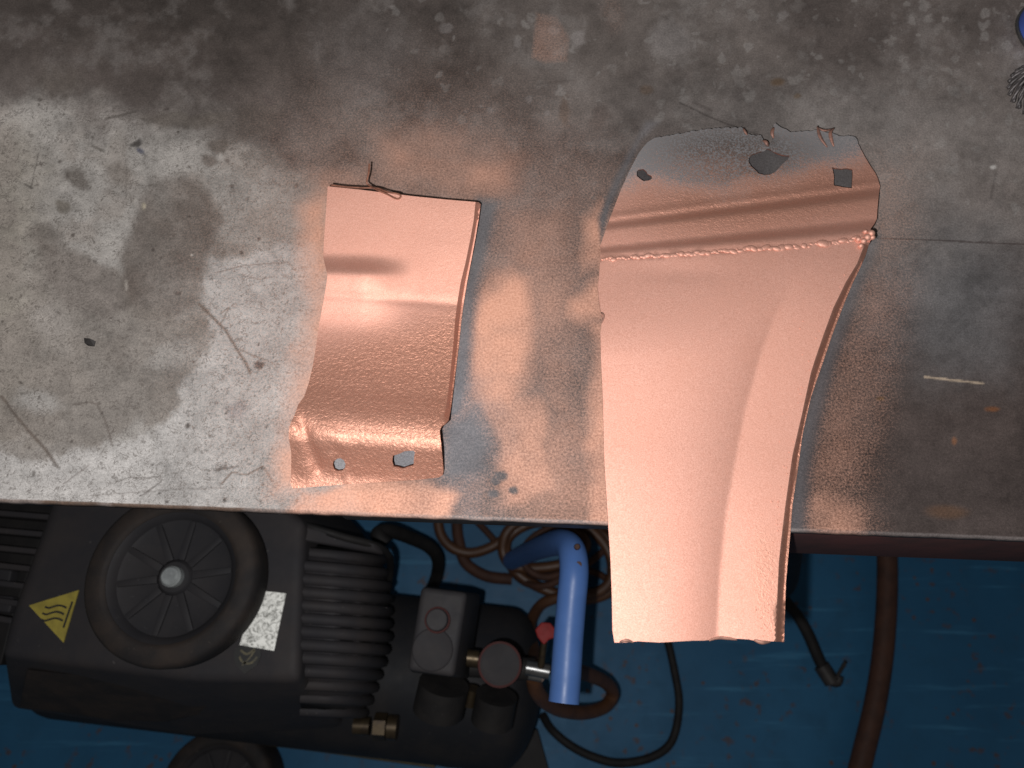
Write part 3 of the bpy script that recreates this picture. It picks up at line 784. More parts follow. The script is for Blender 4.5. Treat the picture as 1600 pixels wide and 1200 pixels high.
def make_right_panel():
    root = tag(empty('welded_panel', P(1130, 500, TOP)), 'larger copper-sprayed welded steel panel overhanging bench edge, torn grey upper end with three holes', 'metal panel')
    outline = [(938, 384), (949, 352), (960, 323), (970, 297), (983, 268), (997, 241), (1004, 231), (1012, 222), (1023, 215), (1046, 212), (1070, 207), (1095, 203), (1127, 200), (1160, 199), (1163, 202), (1166, 209), (1178, 211), (1189, 212), (1193, 219), (1199, 224), (1201, 229), (1205, 222), (1208, 216), (1206, 207), (1208, 196), (1211, 193), (1217, 195),
               (1225, 201), (1238, 207), (1257, 205), (1277, 204), (1290, 207), (1303, 208), (1316, 213), (1332, 212), (1339, 218), (1345, 233), (1352, 246), (1358, 256), (1368, 271), (1372, 280), (1375, 291), (1373, 306), (1371, 326), (1370, 342), (1366, 350), (1360, 358), (1364, 366), (1358, 381), (1352, 401), (1342, 423), (1332, 443), (1316, 482), (1300, 524), (1288, 560), (1267, 621), (1254, 679), (1246, 738),
               (1238, 790), (1235, 832), (1228, 910), (1225, 1003), (1205, 1002), (1192, 1004), (1170, 999), (1153, 998), (1121, 998), (1100, 1001), (1082, 1001), (1030, 1004), (997, 1002), (975, 1004), (960, 1004), (957, 985), (956, 930), (954, 877), (951, 830), (949, 796), (946, 750), (944, 715), (943, 670), (942, 627), (939, 562), (938, 520), (941, 498), (939, 488), (936, 470), (934, 449), (936, 430), (938, 404)]
    holes = [[(995, 268), (998, 265), (1005, 264), (1010, 268), (1012, 272), (1018, 275), (1019, 279), (1014, 282), (1006, 283), (1000, 279), (995, 275)],
             [(1170, 247), (1176, 241), (1185, 238), (1194, 236), (1200, 232), (1206, 236), (1215, 240), (1226, 243), (1233, 243), (1231, 249), (1225, 254), (1218, 262), (1211, 269), (1203, 273), (1194, 273), (1185, 271), (1181, 266), (1174, 260), (1170, 254)],
             [(1300, 261), (1305, 263), (1316, 264), (1324, 263), (1332, 265), (1332, 279), (1331, 294), (1320, 293), (1311, 291), (1303, 290), (1303, 275)]]
    inner = [(1350, 384), (1339, 412), (1322, 440), (1302, 481), (1286, 525), (1274, 560), (1267, 582), (1253, 647), (1238, 712), (1227, 790), (1221, 840), (1217, 877), (1214, 940), (1212, 1000)]
    ui = lambda v: interp([(v_, u_) for u_, v_ in inner], v)
    uo = lambda v: interp([(384, 1357), (401, 1352), (443, 1332), (482, 1316), (524, 1300), (560, 1288), (621, 1267), (679, 1254), (738, 1246), (790, 1238), (832, 1235), (910, 1228), (1003, 1225)], v)
    weld = [(938, 404), (985, 402), (1030, 399), (1100, 394), (1180, 388), (1250, 384), (1310, 378), (1345, 371), (1360, 366)]
    wv = lambda u: interp(weld, u)
    crease = lambda v: interp([(400, 1262), (440, 1238), (500, 1208), (560, 1186), (640, 1164), (700, 1152), (800, 1134), (900, 1124), (1004, 1119)], v)
    def H(u, v):
        fr = np.clip((u - 940) / 430.0, 0, 1)
        up = 10.0 + np.zeros_like(u)
        v1 = 353 - 0.121 * (u - 949); w1 = 6 + 3.5 * fr
        v2 = 392 - 0.083 * (u - 938) - 3 * fr; w2 = 4 + 6 * fr
        z = up + (5.4 + 2.0 * fr) * sstep(-w1, w1, v - v1) + (7.4 + 7.6 * fr) * sstep(-w2, w2, v - v2)
        z += 1.1 * np.exp(-((v - v1 + w1 + 6) / 6.0) ** 2) + 0.0012 * np.maximum(v1 - w1 - v, 0) ** 1.5
        zw = 10.0 + (5.4 + 2.0 * fr) + (7.4 + 7.6 * fr)
        # body: shallow crown on the left falling to a crease, flat strip on the right
        cr = crease(v)
        t = np.clip((cr - u) / np.maximum(cr - 938, 1), -1, 1)
        tp = np.maximum(t, 0)
        crown = 8.5 * (1 - np.exp(-3.0 * tp))
        grow = sstep(395, 700, v)
        zb = zw * (1 - grow) + 17.5 * grow + crown * (0.25 + 0.75 * sstep(395, 560, v)) + np.where(t < 0, 1.4 * np.sin(np.clip(-t * 2.6, 0, 1.6)), 0) * grow
        zb -= 0.6 * np.exp(-((v - 425) / 16.0) ** 2 - ((u - 1060) / 70.0) ** 2)
        z = np.where(v > wv(u), zb + (z - zw) * 0, z)
        # waviness
        z += 0.5 * (fbm(u, v, 120, 81, 2) - 0.5)
        # curled edges of the torn end
        z += 1.6 * (1 - sstep(0, 14, np.hypot(u - 1200, v - 226) - 4)) * (v < 236)
        z += 1.0 * (1 - sstep(196, 214, v)) * (fbm(u, v, 14, 83, 2))
        tt = np.clip((u - ui(v)) / np.maximum(uo(v) - ui(v), 1), 0, 1) * (v > 379)
        z = z - np.maximum(z - 1.8, 0) * 0.95 * (np.clip(tt / 0.74, 0, 1) ** 0.9)
        return np.maximum(z, 1.4) * 1e-3
    def Aat(u, v):
        fr = np.clip((u - 940) / 430.0, 0, 1)
        n = fbm(u, v, 40, 91, 3)
        vb = interp([(940, 322), (1000, 302), (1060, 310), (1130, 318), (1200, 302), (1260, 282), (1330, 272), (1380, 256)], u)
        paint = -0.10 + 1.2 * sstep(-70, 30, v - vb + 36 * (n - 0.5))
        paint = np.maximum(paint, 0.26 * ell(u, v, 1120, 280, 110, 40, 0, 0.8))
        soot = ell(u, v, 1150, 250, 120, 55, 0.1, 0.8) * 0.9 + 0.08
        peel_shade = 0.07 + 0.75 * sstep(330, 230, v) * 0 + 0.7 * ell(u, v, 1190, 300, 220, 62, -0.12, 0.6)
        peel_shade = np.maximum(peel_shade, 0.42 * ell(u, v, 1200, 920, 24, 100, -0.1, 0.6))
        peel_shade = np.maximum(peel_shade, 0.85 * ((u > ui(v) + 0.5) & (v > 384)))  # turned edge: shade put into the paint colour through this mask
        return {'peel_shade': np.clip(peel_shade, 0, 1), 'paint': paint, 'soot': np.clip(soot, 0, 1)}
    def cl(u, v):
        c_ = np.where(v < wv(u), 0, 1)
        return np.where((u > ui(v)) & (v > 381), 2, c_)
    lipl = [(u_ + 0.74 * (float(uo(np.array([float(v_)]))[0]) - u_), v_) for u_, v_ in inner[1:-1]]
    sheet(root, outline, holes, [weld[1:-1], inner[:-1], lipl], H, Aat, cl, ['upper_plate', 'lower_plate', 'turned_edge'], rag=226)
    # weld seam: overlapping puddles along the joint
    bm = bmesh.new(); r = random.Random(12)
    u = 941.0
    while u < 1362:
        fr = (u - 940) / 420.0
        big = 0.55 + 1.0 * fr * r.random() + 0.5 * r.random()
        vj = float(interp(weld, np.array([u]))[0]) + r.uniform(-1.4, 2.6)
        zz = float(H(np.array([u]), np.array([vj + 3]))[0])
        rad = 0.0008 + 0.0014 * big * r.random()
        q = P(u, vj, TOP + zz - 0.0001)
        res = bmesh.ops.create_icosphere(bm, subdivisions=2, radius=1.0)
        M = Matrix.Translation(q - root.location) @ Matrix.Rotation(r.uniform(-0.6, 0.6), 4, 'Z') @ Matrix.Diagonal((rad * r.uniform(1.0, 1.7), rad * r.uniform(0.75, 1.1), rad * r.uniform(0.22, 0.5), 1))
        bmesh.ops.transform(bm, matrix=M, verts=res['verts'])
        u += rad * 2000 * r.uniform(0.8, 2.3)
    for cu, cv, rr in [(1361, 365, .0027), (1355, 371, .0026), (1349, 377, .0023), (1345, 384, .0019), (1363, 371, .0020), (1352, 362, .0017), (1341, 374, .0020)]:
        zz = float(H(np.array([cu - 6.0]), np.array([cv + 0.0]))[0])
        res = bmesh.ops.create_icosphere(bm, subdivisions=2, radius=rr)
        bmesh.ops.translate(bm, verts=res['verts'], vec=P(cu, cv, TOP + zz + 0.001) - root.location)
    bmesh.ops.remove_doubles(bm, verts=bm.verts, dist=1e-7)
    me = bpy.data.meshes.new('weld_seam'); bm.to_mesh(me); bm.free()
    for an, val in (('paint', 1.1), ('peel_shade', 0.15), ('soot', 0.0)):
        A = me.attributes.new(an, 'FLOAT', 'POINT'); A.data.foreach_set('value', np.full(len(me.vertices), val, np.float32))
    o = bpy.data.objects.new('weld_seam', me); C.objects.link(o); me.materials.append(M_copper); o.parent = root
    me.polygons.foreach_set('use_smooth', [True] * len(me.polygons))
    # small spatter on the flat strip
    bm = bmesh.new()
    for k in range(70):
        v = 420 + 580 * r.random() ** 0.8
        w = float(ui(np.array([v]))[0])
        u = w - r.uniform(3, 12 + 14 * (v > 850)) if r.random() < 0.8 else w - r.uniform(5, 45)
        zz = float(H(np.array([u]), np.array([v]))[0])
        res = bmesh.ops.create_icosphere(bm, subdivisions=1, radius=r.uniform(0.00025, 0.0007))
        bmesh.ops.translate(bm, verts=res['verts'], vec=P(u, v, TOP + zz) - root.location)
    me = bpy.data.meshes.new('weld_spatter'); bm.to_mesh(me); bm.free()
    for an, val in (('paint', 1.1), ('peel_shade', 0.1), ('soot', 0.0)):
        A = me.attributes.new(an, 'FLOAT', 'POINT'); A.data.foreach_set('value', np.full(len(me.vertices), val, np.float32))
    o = bpy.data.objects.new('weld_spatter', me); C.objects.link(o); me.materials.append(M_copper); o.parent = root; o['kind'] = 'stuff'
    # torn slivers standing up along the ragged end
    def sliver(pts, wid):
        bm = bmesh.new(); L = []; R = []
        p = [P(u, v, TOP + float(H(np.array([float(u)]), np.array([float(max(v, 212))]))[0]) + dz * 1e-3) for u, v, dz in pts]
        p = smooth_path(p, 4)
        n = len(p)
        for i, q in enumerate(p):
            t = (p[min(i + 1, n - 1)] - p[max(i - 1, 0)]).normalized()
            s = t.cross(Vector((0, 0, 1))).normalized()
            w = wid * math.sin(math.pi * (0.12 + 0.8 * i / (n - 1)))
            L.append(bm.verts.new(q + s * w * .5 - root.location)); R.append(bm.verts.new(q - s * w * .5 + Vector((0, 0, w * .35)) - root.location))
        for i in range(n - 1): bm.faces.new((L[i], L[i + 1], R[i + 1], R[i]))
        me = bpy.data.meshes.new('torn_sliver'); bm.to_mesh(me); bm.free()
        o = bpy.data.objects.new('torn_sliver', me); C.objects.link(o); me.materials.append(M_burr); o.parent = root
        md = o.modifiers.new('thickness', 'SOLIDIFY'); md.thickness = 0.0006
        me.polygons.foreach_set('use_smooth', [True] * len(me.polygons))
    sliver([(1277, 197, 1.5), (1279, 208, 2.2), (1284, 219, 1.5), (1293, 230, 0.5)], 0.0022)
    sliver([(1303, 200, 2.0), (1297, 207, 2.4), (1299, 219, 1.5), (1303, 229, 0.5)], 0.0024)
    sliver([(1277, 199, 1.5), (1288, 204, 2.0), (1303, 201, 1.5)], 0.0014)
    sliver([(1209, 199, 1.8), (1206, 207, 2.2), (1209, 216, 0.8)], 0.0026)
    sliver([(1192, 219, 1.6), (1197, 223, 2.0), (1201, 229, 0.8)], 0.0024)
    sliver([(1161, 200, 1.0), (1164, 206, 1.6), (1168, 211, 0.6)], 0.0016)
    # burrs on the sawn edges
    sliver([(1108, 1001, 0.3), (1122, 997, 0.8), (1140, 998, 0.5), (1152, 1000, 0.2)], 0.0016)
    sliver([(1178, 1000, 0.3), (1190, 1004, 0.8), (1204, 1003, 0.3)], 0.0020)
    sliver([(968, 1003, 0.2), (980, 1001, 0.7), (990, 1004, 0.2)], 0.0016)
    sliver([(939, 488, 0.6), (943, 493, 1.2), (940, 505, 0.5)], 0.0014)
    return H
HR = make_right_panel()

# bent wire lying on the small part
hz = lambda u, v, d: P(u, v, TOP + float(HL(np.array([float(u)]), np.array([float(max(v, 300))]))[0]) + d)
o = tube('bent_wire', [P(577, 256, TOP + 0.034), P(576, 270, TOP + 0.033), P(573, 284, TOP + 0.031), P(576, 289, TOP + 0.030), hz(590, 297, 0.0018), hz(606, 304, 0.0012), hz(618, 310, 0.0010), hz(624, 310, 0.0010), hz(626, 306, 0.0014), hz(622, 303, 0.0018), hz(606, 300, 0.0022),
                       P(588, 294, TOP + 0.031), P(566, 293.5, TOP + 0.030), P(540, 292, TOP + 0.0295), P(517, 289, TOP + 0.029)], 0.00065, M_wire, None, 8, 6)
tag(o, 'thin bent copper-coloured wire lying across top edge of smaller panel', 'wire')

# ------------------------------------------------------------------ compressor under the bench
def make_compressor():
    root = tag(empty('air_compressor', P(430, 1050, 0.0)), 'dark grimy air compressor under bench edge with shroud, cooling fins, pressure switch and blue handle', 'air compressor')
    ZS = 0.50
    # tank: horizontal cylinder with domed ends
    a = P(70, 990, 0.17); b = P(846, 1080, 0.17)
    d = (b - a).normalized(); L = (b - a).length; R = 0.112
    prof = []
    for k in range(9):
        q = math.pi / 2 * k / 8
        prof.append((R * math.sin(q), 0.055 * (1 - math.cos(q))))
    prof += [(R, L * 0.5)] + [(r_, L - z_) for r_, z_ in prof[::-1]]
    lathe('tank', prof, M_tank, root, a, 56, d, 60)
    # shroud
    top = [(92, 760), (430, 782), (475, 815), (468, 1064), (300, 1062), (2, 1024), (24, 950)]
    bot = [(110, 760), (540, 800), (575, 840), (540, 1140), (300, 1150), (20, 1108), (8, 1000)]
    sh = prism('shroud', [P(u, v, ZS) for u, v in top], [P(u, v, 0.24) for u, v in bot], M_plastic, root, 0.012, 4)
    # recessed side panel at the near side
    prism('side_panel', [P(u, v, z) for u, v, z in ((42, 1046, .468), (385, 1082, .44), (330, 1112, .36), (260, 1128, .34), (180, 1126, .34), (30, 1104, .36))],
          [P(u, v, z - 0.03) for u, v, z in ((42, 1046, .468), (385, 1082, .44), (330, 1112, .36), (260, 1128, .34), (180, 1126, .34), (30, 1104, .36))], M_tyre, root, 0.003, 2)
    # louvred grille at the left
    gb = slab('grille_backing', [(-150, 770), (84, 790), (22, 958), (0, 1040), (-150, 1020)], 0.43, 0.02, M_black, root, 0.003)
    for k in range(7):
        y0 = 800 + k * 27.0
        xr = 80 - k * 10.5
        p = [P(-150, y0 - 14, .472), P(-40, y0 - 2, .472), P(xr, y0 + 8, .472)]
        prism('slat', [q + Vector((0, 0.0032, 0)) for q in p] + [q - Vector((0, 0.0032, 0)) for q in p[::-1]],
              [q + Vector((0, 0.0032, -.03)) for q in p] + [q + Vector((0, -0.0032, -.03)) for q in p[::-1]], M_plastic, gb, 0.001, 1)
    for (u, v) in ((8, 900), (10, 942)):
        slab('terminal_block', [(u - 26, v - 14), (u + 10, v - 10), (u + 4, v + 16), (u - 32, v + 12)], 0.448, 0.016, M_grey, root, 0.003)
    # finned motor housing: ribs that run along and bend down at the right
    hb = bmesh.new()
    rows = 14; rings = []
    outl = [(470, .492), (520, .488), (560, .470), (585, .440), (600, .400), (606, .34), (606, .26)]
    def yy(k, u):
        t = k / (rows - 1.0)
        return 842 + 268 * t + 0.10 * (u - 470) * (1.0 - 0.6 * t)
    def uend(k):
        t = k / (rows - 1.0)
        return 1.0 - 0.30 * max(0, t - 0.55) ** 1.2 / 0.45 - 0.10 * max(0, 0.25 - t) / 0.25
    def hpt(k, j, off=0):
        u, z = outl[j]
        uu = 466 + (u - 466) * uend(k)
        t = k / (rows - 1.0)
        z -= 0.09 * max(0, (t - 0.6) / 0.4) ** 2 + 0.05 * max(0, (0.18 - t) / 0.18) ** 2
        return P(uu + off, yy(k, uu), z)
    grid = [[hb.verts.new(hpt(k, j) - Vector((0, 0, 0.0015))) for j in range(len(outl))] for k in range(rows)]
    for k in range(rows - 1):
        for j in range(len(outl) - 1):
            hb.faces.new((grid[k][j], grid[k + 1][j], grid[k + 1][j + 1], grid[k][j + 1]))
    ho = from_bm('motor_housing', hb, M_plastic, root, True)
    md = ho.modifiers.new('thickness', 'SOLIDIFY'); md.thickness = 0.01; md.offset = -1
    for k in range(rows):
        pth = smooth_path([hpt(k, j) - Vector((0, 0, .004)) for j in range(len(outl))], 3)
        bm = bmesh.new(); tube_into(bm, pth, 0.0068, 8)
        from_bm('cooling_fin', bm, M_plastic, ho, True, 50)
    # rounded top cover between shroud and fins, upper right
    prism('top_cover', [P(u, v, z) for u, v, z in ((430, 808, .50), (590, 850, .46), (602, 868, .44), (470, 845, .497))], [P(u, v, z - .05) for u, v, z in ((430, 808, .50), (590, 850, .46), (602, 868, .44), (470, 845, .497))], M_plastic, root, 0.006, 3)
    # warning sticker
    st_ = slab('warning_sticker', [(45, 946), (123, 922), (99, 1004)], ZS + 0.0012, 0.0011, M_yellow, root)
    def stroke(px, wpx, mat, par, z):
        pts = smooth_path([P(u, v, z) for u, v in px], 5)
        bm = bmesh.new(); n = len(pts); Ls = []; Rs = []
        w = wpx * 0.00078
        for i, q in enumerate(pts):
            t = (pts[min(i + 1, n - 1)] - pts[max(i - 1, 0)]).normalized(); s = t.cross(Vector((0, 0, 1)))
            Ls.append(bm.verts.new(q + s * w / 2)); Rs.append(bm.verts.new(q - s * w / 2))
        for i in range(n - 1): bm.faces.new((Ls[i], Ls[i + 1], Rs[i + 1], Rs[i]))
        o = from_bm('print', bm, mat, par, False)
        return o
    for x0, y0 in ((70, 947), (66, 957), (64, 967)):
        o = stroke([(x0, y0 + 1), (x0 + 6, y0 + 3), (x0 + 13, y0 + 1), (x0 + 21, y0 - 1), (x0 + 28, y0 + 0), (x0 + 34, y0 + 3)], 2.6, M_ink, st_, ZS + 0.0018)
    stroke([(113, 940), (106, 960), (99, 981)], 2.8, M_ink, st_, ZS + 0.0018)
    # scuffed plate and badge
    slab('scuffed_plate', [(399, 922), (447, 927), (428, 1017), (374, 1008)], ZS + 0.004, 0.002, M_plate, root, 0.0004)
    bd = slab('badge', [(368, 1012), (388, 1010), (407, 1014), (408, 1024), (401, 1040), (382, 1053), (370, 1040), (365, 1026)], ZS + 0.0012, 0.0011, M_ink, root)
    stroke([(374, 1026), (380, 1035), (392, 1036), (402, 1026)], 3.0, M_dullgold, bd, ZS + 0.0018)
    stroke([(376, 1016), (386, 1022), (398, 1014)], 3.0, M_dullgold, bd, ZS + 0.0018)
    stroke([(398, 1016), (390, 1028), (378, 1040)], 2.4, M_dullgold, bd, ZS + 0.0018)
    # pressure switch
    ps = [(661, 917), (731, 926), (743, 934), (721, 1060), (637, 1048)]
    psw = prism('pressure_switch', [P(u, v, .50) for u, v in ((659, 917), (730, 926), (709, 1058), (637, 1047))], [P(u, v, .36) for u, v in ((662, 915), (752, 928), (734, 1062), (640, 1050))], M_grey, root, 0.006, 3)
    c0 = P(684, 969, .50)
    lathe('switch_knob', [(0, .012), (.0105, .012), (.0115, .011), (.0118, .006), (.0128, -.004), (0, -.004)], M_grey, psw, c0, 32)
    lathe('knob_ring', [(.0118, .005), (.0138, .0045), (.0142, -.003), (.0118, -.003)], M_dullred, psw, c0, 32)
    c1 = P(676, 1015, .5005)
    lathe('outlet_recess', [(0, .0012), (.019, .0012), (.021, .0018), (.022, .0008), (.022, -.002), (0, -.002)], M_plastic, psw, c1, 32)
    slab('switch_slot', [(676, 994), (686, 992), (685, 1000), (678, 1001)], .5016, .001, M_black, psw)
    # gauge, fittings
    g = P(781, 1038, .44)
    gg = lathe('gauge', [(0, .006), (.0205, .006), (.0205, .009), (.0240, .0085), (.0245, 0), (.0245, -.022), (0, -.022)], M_plastic, root, g, 40)
    lathe('gauge_ring', [(.0222, .0092), (.0246, .0094), (.0252, .004), (.0248, .002), (.0222, .006)], M_dullred, gg, g, 40)
    tube('manifold', [P(735, 1040, .40), P(835, 1046, .40)], .013, M_black, root, 16, 0)
    tube('brass_fitting', [P(730, 1028, .415), P(748, 1030, .415)], .010, M_brass, root, 12, 0)
    # regulator knobs: two stubby cylinders pointing towards the near side
    tube('regulator_knob', [P(694, 1068, .40), P(684, 1112, .385)], .030, M_black, root, 28, 0)
    tube('regulator_knob', [P(776, 1086, .38), P(768, 1128, .365)], .025, M_black, root, 28, 0)
    tube('brass_fitting', [P(738, 1075, .37), P(733, 1100, .36)], .009, M_brass, root, 12, 0)
    # switch support and pipe down to the tank
    tube('riser_pipe', [P(692, 985, .37), P(705, 1010, .20)], .018, M_black, root, 16, 0)
    tube('riser_pipe', [P(782, 1045, .40), P(785, 1050, .20)], .012, M_black, root, 16, 0)
    # ball valve
    ov = tube('outlet_valve', [P(822, 1043, .42), P(858, 1050, .42)], .0085, M_steel, root, 14, 0)
    tube('hose_tail', [P(826, 1054, .41), P(846, 1058, .41)], .006, M_steel, root, 12, 0)
    tube('valve_stem', [P(845, 1043, .425), P(848, 1018, .435), P(850, 1004, .44)], .004, M_brass, ov, 10, 4)
    slab('valve_handle', [(836, 984), (846, 972), (860, 973), (869, 984), (870, 996), (858, 999), (850, 1008), (840, 996)], .448, .010, M_red, ov, 0.002)
    # blue handle pipe
    zb = .50
    p = [P(800, 876, .16), P(825, 864, .28), P(852, 853, .42), P(876, 848, .53), P(892, 858, .58), P(897, 890, .60), P(893, 940, .60), P(888, 1000, .60), P(884, 1060, .60), P(881, 1098, .60)]
    hp = tube('handle_pipe', p, .0142, M_blue, root, 24, 8, 60)
    for (u, v, rx) in ((902, 854, 4), (904, 882, 5)):
        c_ = P(u, v, .6125)
        lathe('rust_spot', [(0, .0006), (rx * .0006, .0004), (rx * .0008, -.003)], M_hose2, hp, c_, 10)
    # drain cock at the near side
    tube('drain_cock', [P(553, 1134, .30), P(578, 1135, .30)], .011, M_brass, root, 14, 0)
    dc = tube('drain_nut', [P(585, 1135, .30), P(604, 1136, .30)], .0165, M_brass, root, 6, 0)
    tube('drain_nut', [P(606, 1136, .30), P(621, 1137, .30)], .0150, M_brass, root, 16, 0)
    # support tray with a yellow front edge
    prism('support_tray', [P(u, v, .055) for u, v in ((300, 1128), (700, 1200), (860, 1212), (840, 1140), (440, 1110))], [P(u, v, .055) - Vector((0, 0, .02)) for u, v in ((300, 1128), (700, 1200), (860, 1212), (840, 1140), (440, 1110))], M_tank, root, .002, 2)
    tube('tray_edge', [P(290, 1137, .062), P(400, 1156, .062), P(480, 1166, .062), P(580, 1180, .062), P(680, 1194, .062)], .0060, M_yellowbar, root, 8, 3)
    for (u, v) in ((180, 1080), (800, 1150), (560, 1120)):
        q = P(u, v, .05)
        box('foot', Vector((q.x, q.y, .025)), .05, .05, .05, M_black, root)
    q1 = P(110, 1070, .05); box('foot', Vector((q1.x, q1.y, .03)), .05, .05, .06, M_black, root)
    return root
make_compressor()

# ------------------------------------------------------------------ wheels
def make_wheel(cpx, rpx, ztop, th, label, with_bolt=True):
    c = P(*cpx, ztop)
    R = (P(cpx[0] + rpx, cpx[1], ztop) - P(cpx[0] - rpx, cpx[1], ztop)).length / 2
    root = tag(empty('rubber_wheel', (c.x, c.y, ztop - th)), label, 'wheel')
    o = Vector((c.x, c.y, ztop))
    lathe('tyre', [(R * .74, -.004), (R * .77, -.0015), (R * .80, -.001), (R * .94, -.0015), (R * .985, -.006), (R, -.014), (R, -th + .018), (R * .96, -th + .005), (R * .86, -th), (R * .74, -th + .003), (R * .74, -.004)], M_tyre, root, o, 72, None, 50)
    rim = lathe('rim', [(R * .16, -.015), (R * .22, -.016), (R * .60, -.015), (R * .66, -.013), (R * .70, -.007), (R * .755, -.004), (R * .755, -th + .006), (R * .16, -th + .006), (R * .16, -.015)], M_rim, root, o, 72, None, 30)
    for k in range(10):
        a = 2 * math.pi * k / 10 + 0.12
        dv = Vector((math.cos(a), math.sin(a), 0)); n = Vector((-dv.y, dv.x, 0)) * .0032
        i0 = o + dv * R * .20 + Vector((0, 0, -.0128)); i1 = o + dv * R * .655 + Vector((0, 0, -.0118))
        t = [i0 - n * 1.3, i1 - n, i1 + n, i0 + n * 1.3]
        prism('spoke', t, [q - Vector((0, 0, .009)) for q in t], M_rim, rim, .0012, 2)
    hub = lathe('hub', [(R * .09, -.011), (R * .17, -.0115), (R * .20, -.014), (R * .235, -.026), (R * .09, -.026), (R * .09, -.010)], M_rim, root, o, 40, None, 35)
    if with_bolt:
        lathe('bolt', [(0, -.0015), (R * .095, -.0015), (R * .118, -.004), (R * .122, -.010), (R * .122, -.016), (0, -.016)], M_bolt, root, o, 32, None, 30)
    return root
make_wheel((264, 900), 137, 0.555, 0.054, 'dark spoked rubber wheel with shiny bolt lying on the compressor shroud')
make_wheel((335, 1238), 90, 0.085, 0.084, 'dark wheel on the floor cut off by the bottom photo edge')

# ------------------------------------------------------------------ hoses and cables
def hose(name, pts, rad, mat, label, cat, seg=14):
    o = tube(name, [P(*p) for p in pts], rad, mat, None, seg, 8, 60)
    return tag(o, label, cat)
hose('air_hose', [(684, 770, .02), (684, 810, .02), (690, 838, .02), (708, 857, .02), (735, 864, .02), (765, 856, .025), (790, 840, .03), (815, 820, .04), (850, 808, .04), (890, 808, .04), (925, 822, .035), (955, 850, .03), (972, 890, .03), (960, 920, .03), (920, 936, .035), (870, 928, .04), (820, 905, .04), (794, 876, .045), (792, 845, .05), (815, 824, .055), (850, 815, .055),
                  (890, 822, .055), (915, 846, .055), (905, 872, .055), (870, 884, .06), (830, 888, .055), (800, 884, .05), (786, 862, .05), (792, 832, .06), (820, 812, .06), (870, 806, .06), (920, 826, .055), (950, 860, .05), (956, 900, .05), (935, 925, .05), (890, 930, .05), (850, 942, .06), (832, 965, .09), (828, 990, .14), (834, 1015, .22), (838, 1040, .32), (840, 1055, .40)],
     .0092, M_hose, 'orange-brown air hose coiled on the floor behind the blue pipe', 'hose')
hose('air_hose', [(716, 770, .012), (714, 820, .012), (718, 850, .013), (728, 880, .013), (760, 900, .013), (800, 905, .013)], .010, M_hose2, 'short brown hose crossing behind the coiled hose loop at its left', 'hose')
hose('thin_hose', [(700, 775, .01), (742, 812, .01), (778, 852, .02), (806, 900, .03), (842, 916, .06), (884, 902, .07), (930, 872, .06), (960, 838, .03), (925, 816, .07), (868, 822, .075), (826, 846, .075), (818, 880, .07), (850, 902, .07), (905, 890, .06), (948, 905, .03), (985, 950, .01)], .006, M_hose2, 'thin dark brown hose tangled through the coiled air hose', 'hose')
hose('outlet_hose', [(834, 1058, .40), (838, 1078, .38), (852, 1096, .34), (880, 1110, .28), (915, 1113, .22), (945, 1104, .18), (957, 1085, .17), (948, 1068, .20), (925, 1056, .26), (900, 1048, .32), (872, 1045, .38)], .0095, M_hose, 'short orange hose looping under lower end of blue pipe', 'hose')
hose('brown_hose', [(1384, 780, .03), (1386, 870, .03), (1386, 920, .03), (1383, 980, .03), (1377, 1040, .03), (1367, 1100, .03), (1353, 1160, .03), (1335, 1230, .03), (1312, 1300, .03)], .0165, M_hose2, 'thick brown hose curving down the blue floor at right', 'hose')
o = hose('black_cable', [(1205, 905, .05), (1228, 940, .05), (1246, 962, .045), (1262, 990, .04), (1275, 1020, .035), (1288, 1048, .03), (1296, 1060, .028)], .0095, M_black, 'short black cable ending in a metal clamp on blue floor', 'cable')
hose('black_cable', [(1030, 960, .012), (1044, 1005, .012), (1054, 1050, .012), (1061, 1095, .012), (1056, 1140, .012), (1042, 1168, .012), (1010, 1186, .012), (965, 1192, .012), (925, 1182, .012), (890, 1164, .012), (862, 1140, .012), (848, 1118, .03)], .0068, M_black, 'thin black cable looping along the floor below larger panel', 'cable')
hose('black_cable', [(380, 780, .40), (430, 808, .47), (480, 822, .48), (540, 840, .47), (585, 852, .45), (606, 866, .42), (610, 890, .36), (604, 930, .30)], .0045, M_black, 'black cable running along upper edge of compressor shroud', 'cable')
hose('black_cable', [(604, 850, .30), (590, 834, .30), (610, 830, .28), (645, 842, .22), (672, 856, .18), (684, 875, .14), (682, 900, .10), (670, 930, .16)], .010, M_black, 'black cable arching over blue floor behind the pressure switch', 'cable')
def clamp():
    root = tag(empty('cable_clamp', P(1300, 1064, 0.0)), 'small dark metal clamp at the end of short black cable', 'clamp')
    tube('sleeve', [P(1283, 1040, .030), P(1300, 1066, .030)], .013, M_darksteel, root, 14, 0)
    tube('jaw', [P(1298, 1064, .030), P(1308, 1066, .030), P(1310, 1056, .032)], .008, M_darksteel, root, 10, 4)
    tube('lever', [P(1305, 1062, .036), P(1313, 1048, .050), P(1321, 1034, .062)], .003, M_darksteel, root, 8, 4)
clamp()
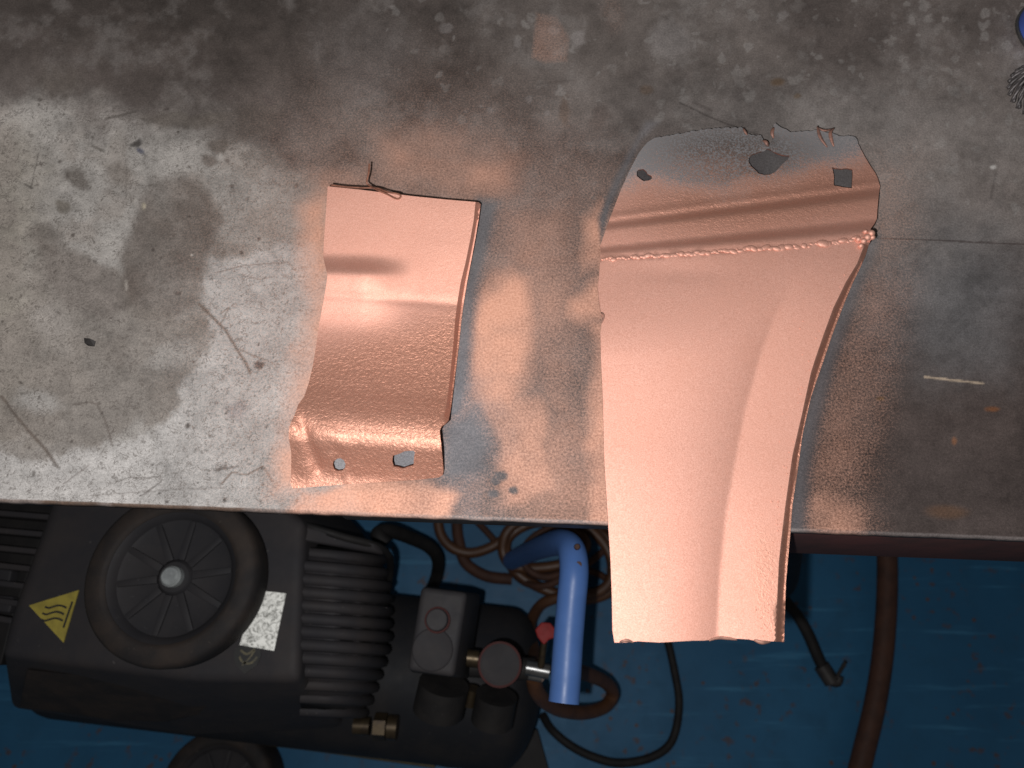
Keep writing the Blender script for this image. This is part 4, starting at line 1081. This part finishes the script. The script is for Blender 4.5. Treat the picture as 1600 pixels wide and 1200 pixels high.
# dark drop pipe standing beside the big part
q = P(1243, 918, 0.10)
o = tube('black_drop_pipe', [P(1232, 822, .66), P(1236, 850, .56), P(1236, 880, .40), P(1232, 912, .20), P(1218, 930, .06)], .012, M_black, None, 16, 6)
tag(o, 'black drop pipe under the bench edge right of the larger panel', 'pipe')

# ------------------------------------------------------------------ things at the right photo edge, on the bench
def cup_brush():
    c = P(1624, 154, TOP)
    root = tag(empty('wire_brush', c), 'dark knotted wire brush at right photo edge on bench', 'wire brush')
    R = .0285
    lathe('cup', [(0, .030), (R * .30, .030), (R * .62, .027), (R * .70, .020), (R * .72, .012), (R * .60, .010), (0, .010)], M_darksteel, root, c, 40)
    bm = bmesh.new()
    lathe('shank_nut', [(0, .040), (.007, .040), (.008, .038), (.008, .029), (0, .029)], M_darksteel, root, c, 6)
    r = random.Random(3)
    n = 26
    for k in range(n):
        a = 2 * math.pi * k / n
        bm = bmesh.new()
        for s in range(2):
            pts = []
            for i in range(9):
                t = i / 8
                rr = R * (.74 + .28 * t); z = .019 - .013 * t
                tw = t * 7 + s * math.pi
                aa = a + .035 * math.cos(tw) + .55 * t
                pts.append(c + Vector((rr * math.cos(aa), rr * math.sin(aa), z + .0010 * math.sin(tw))))
            tube_into(bm, pts, .0012, 6)
        from_bm('twisted_knot', bm, M_bristle, root, True)
cup_brush()
def cap():
    c = P(1655, 52, TOP)
    root = tag(empty('blue_cap', c), 'round blue plastic cap at upper right photo edge', 'cap')
    lathe('cap_body', [(0, .018), (.030, .018), (.0335, .016), (.035, .010), (.035, .0003), (0, .0003)], M_bluecap, root, c, 48)
    lathe('cap_rim', [(.0350, .0030), (.0362, .0030), (.0368, .0022), (.0368, .0002), (.0350, .0002)], M_steel, root, c, 48)
cap()
# loose chip of paint on the left of the bench
c = P(141, 533, TOP)
bm = bmesh.new()
vs_ = [bm.verts.new(P(u, v, TOP + z)) for u, v, z in ((131, 528, .0006), (140, 529, .0022), (149, 533, .0008), (147, 541, .0006), (137, 540, .0018), (132, 536, .0007))]
bm.faces.new(vs_)
o = from_bm('metal_chip', bm, M_darksteel)
md = o.modifiers.new('thickness', 'SOLIDIFY'); md.thickness = 0.0006
tag(o, 'small dark chip lying on silvery left part of bench', 'chip')
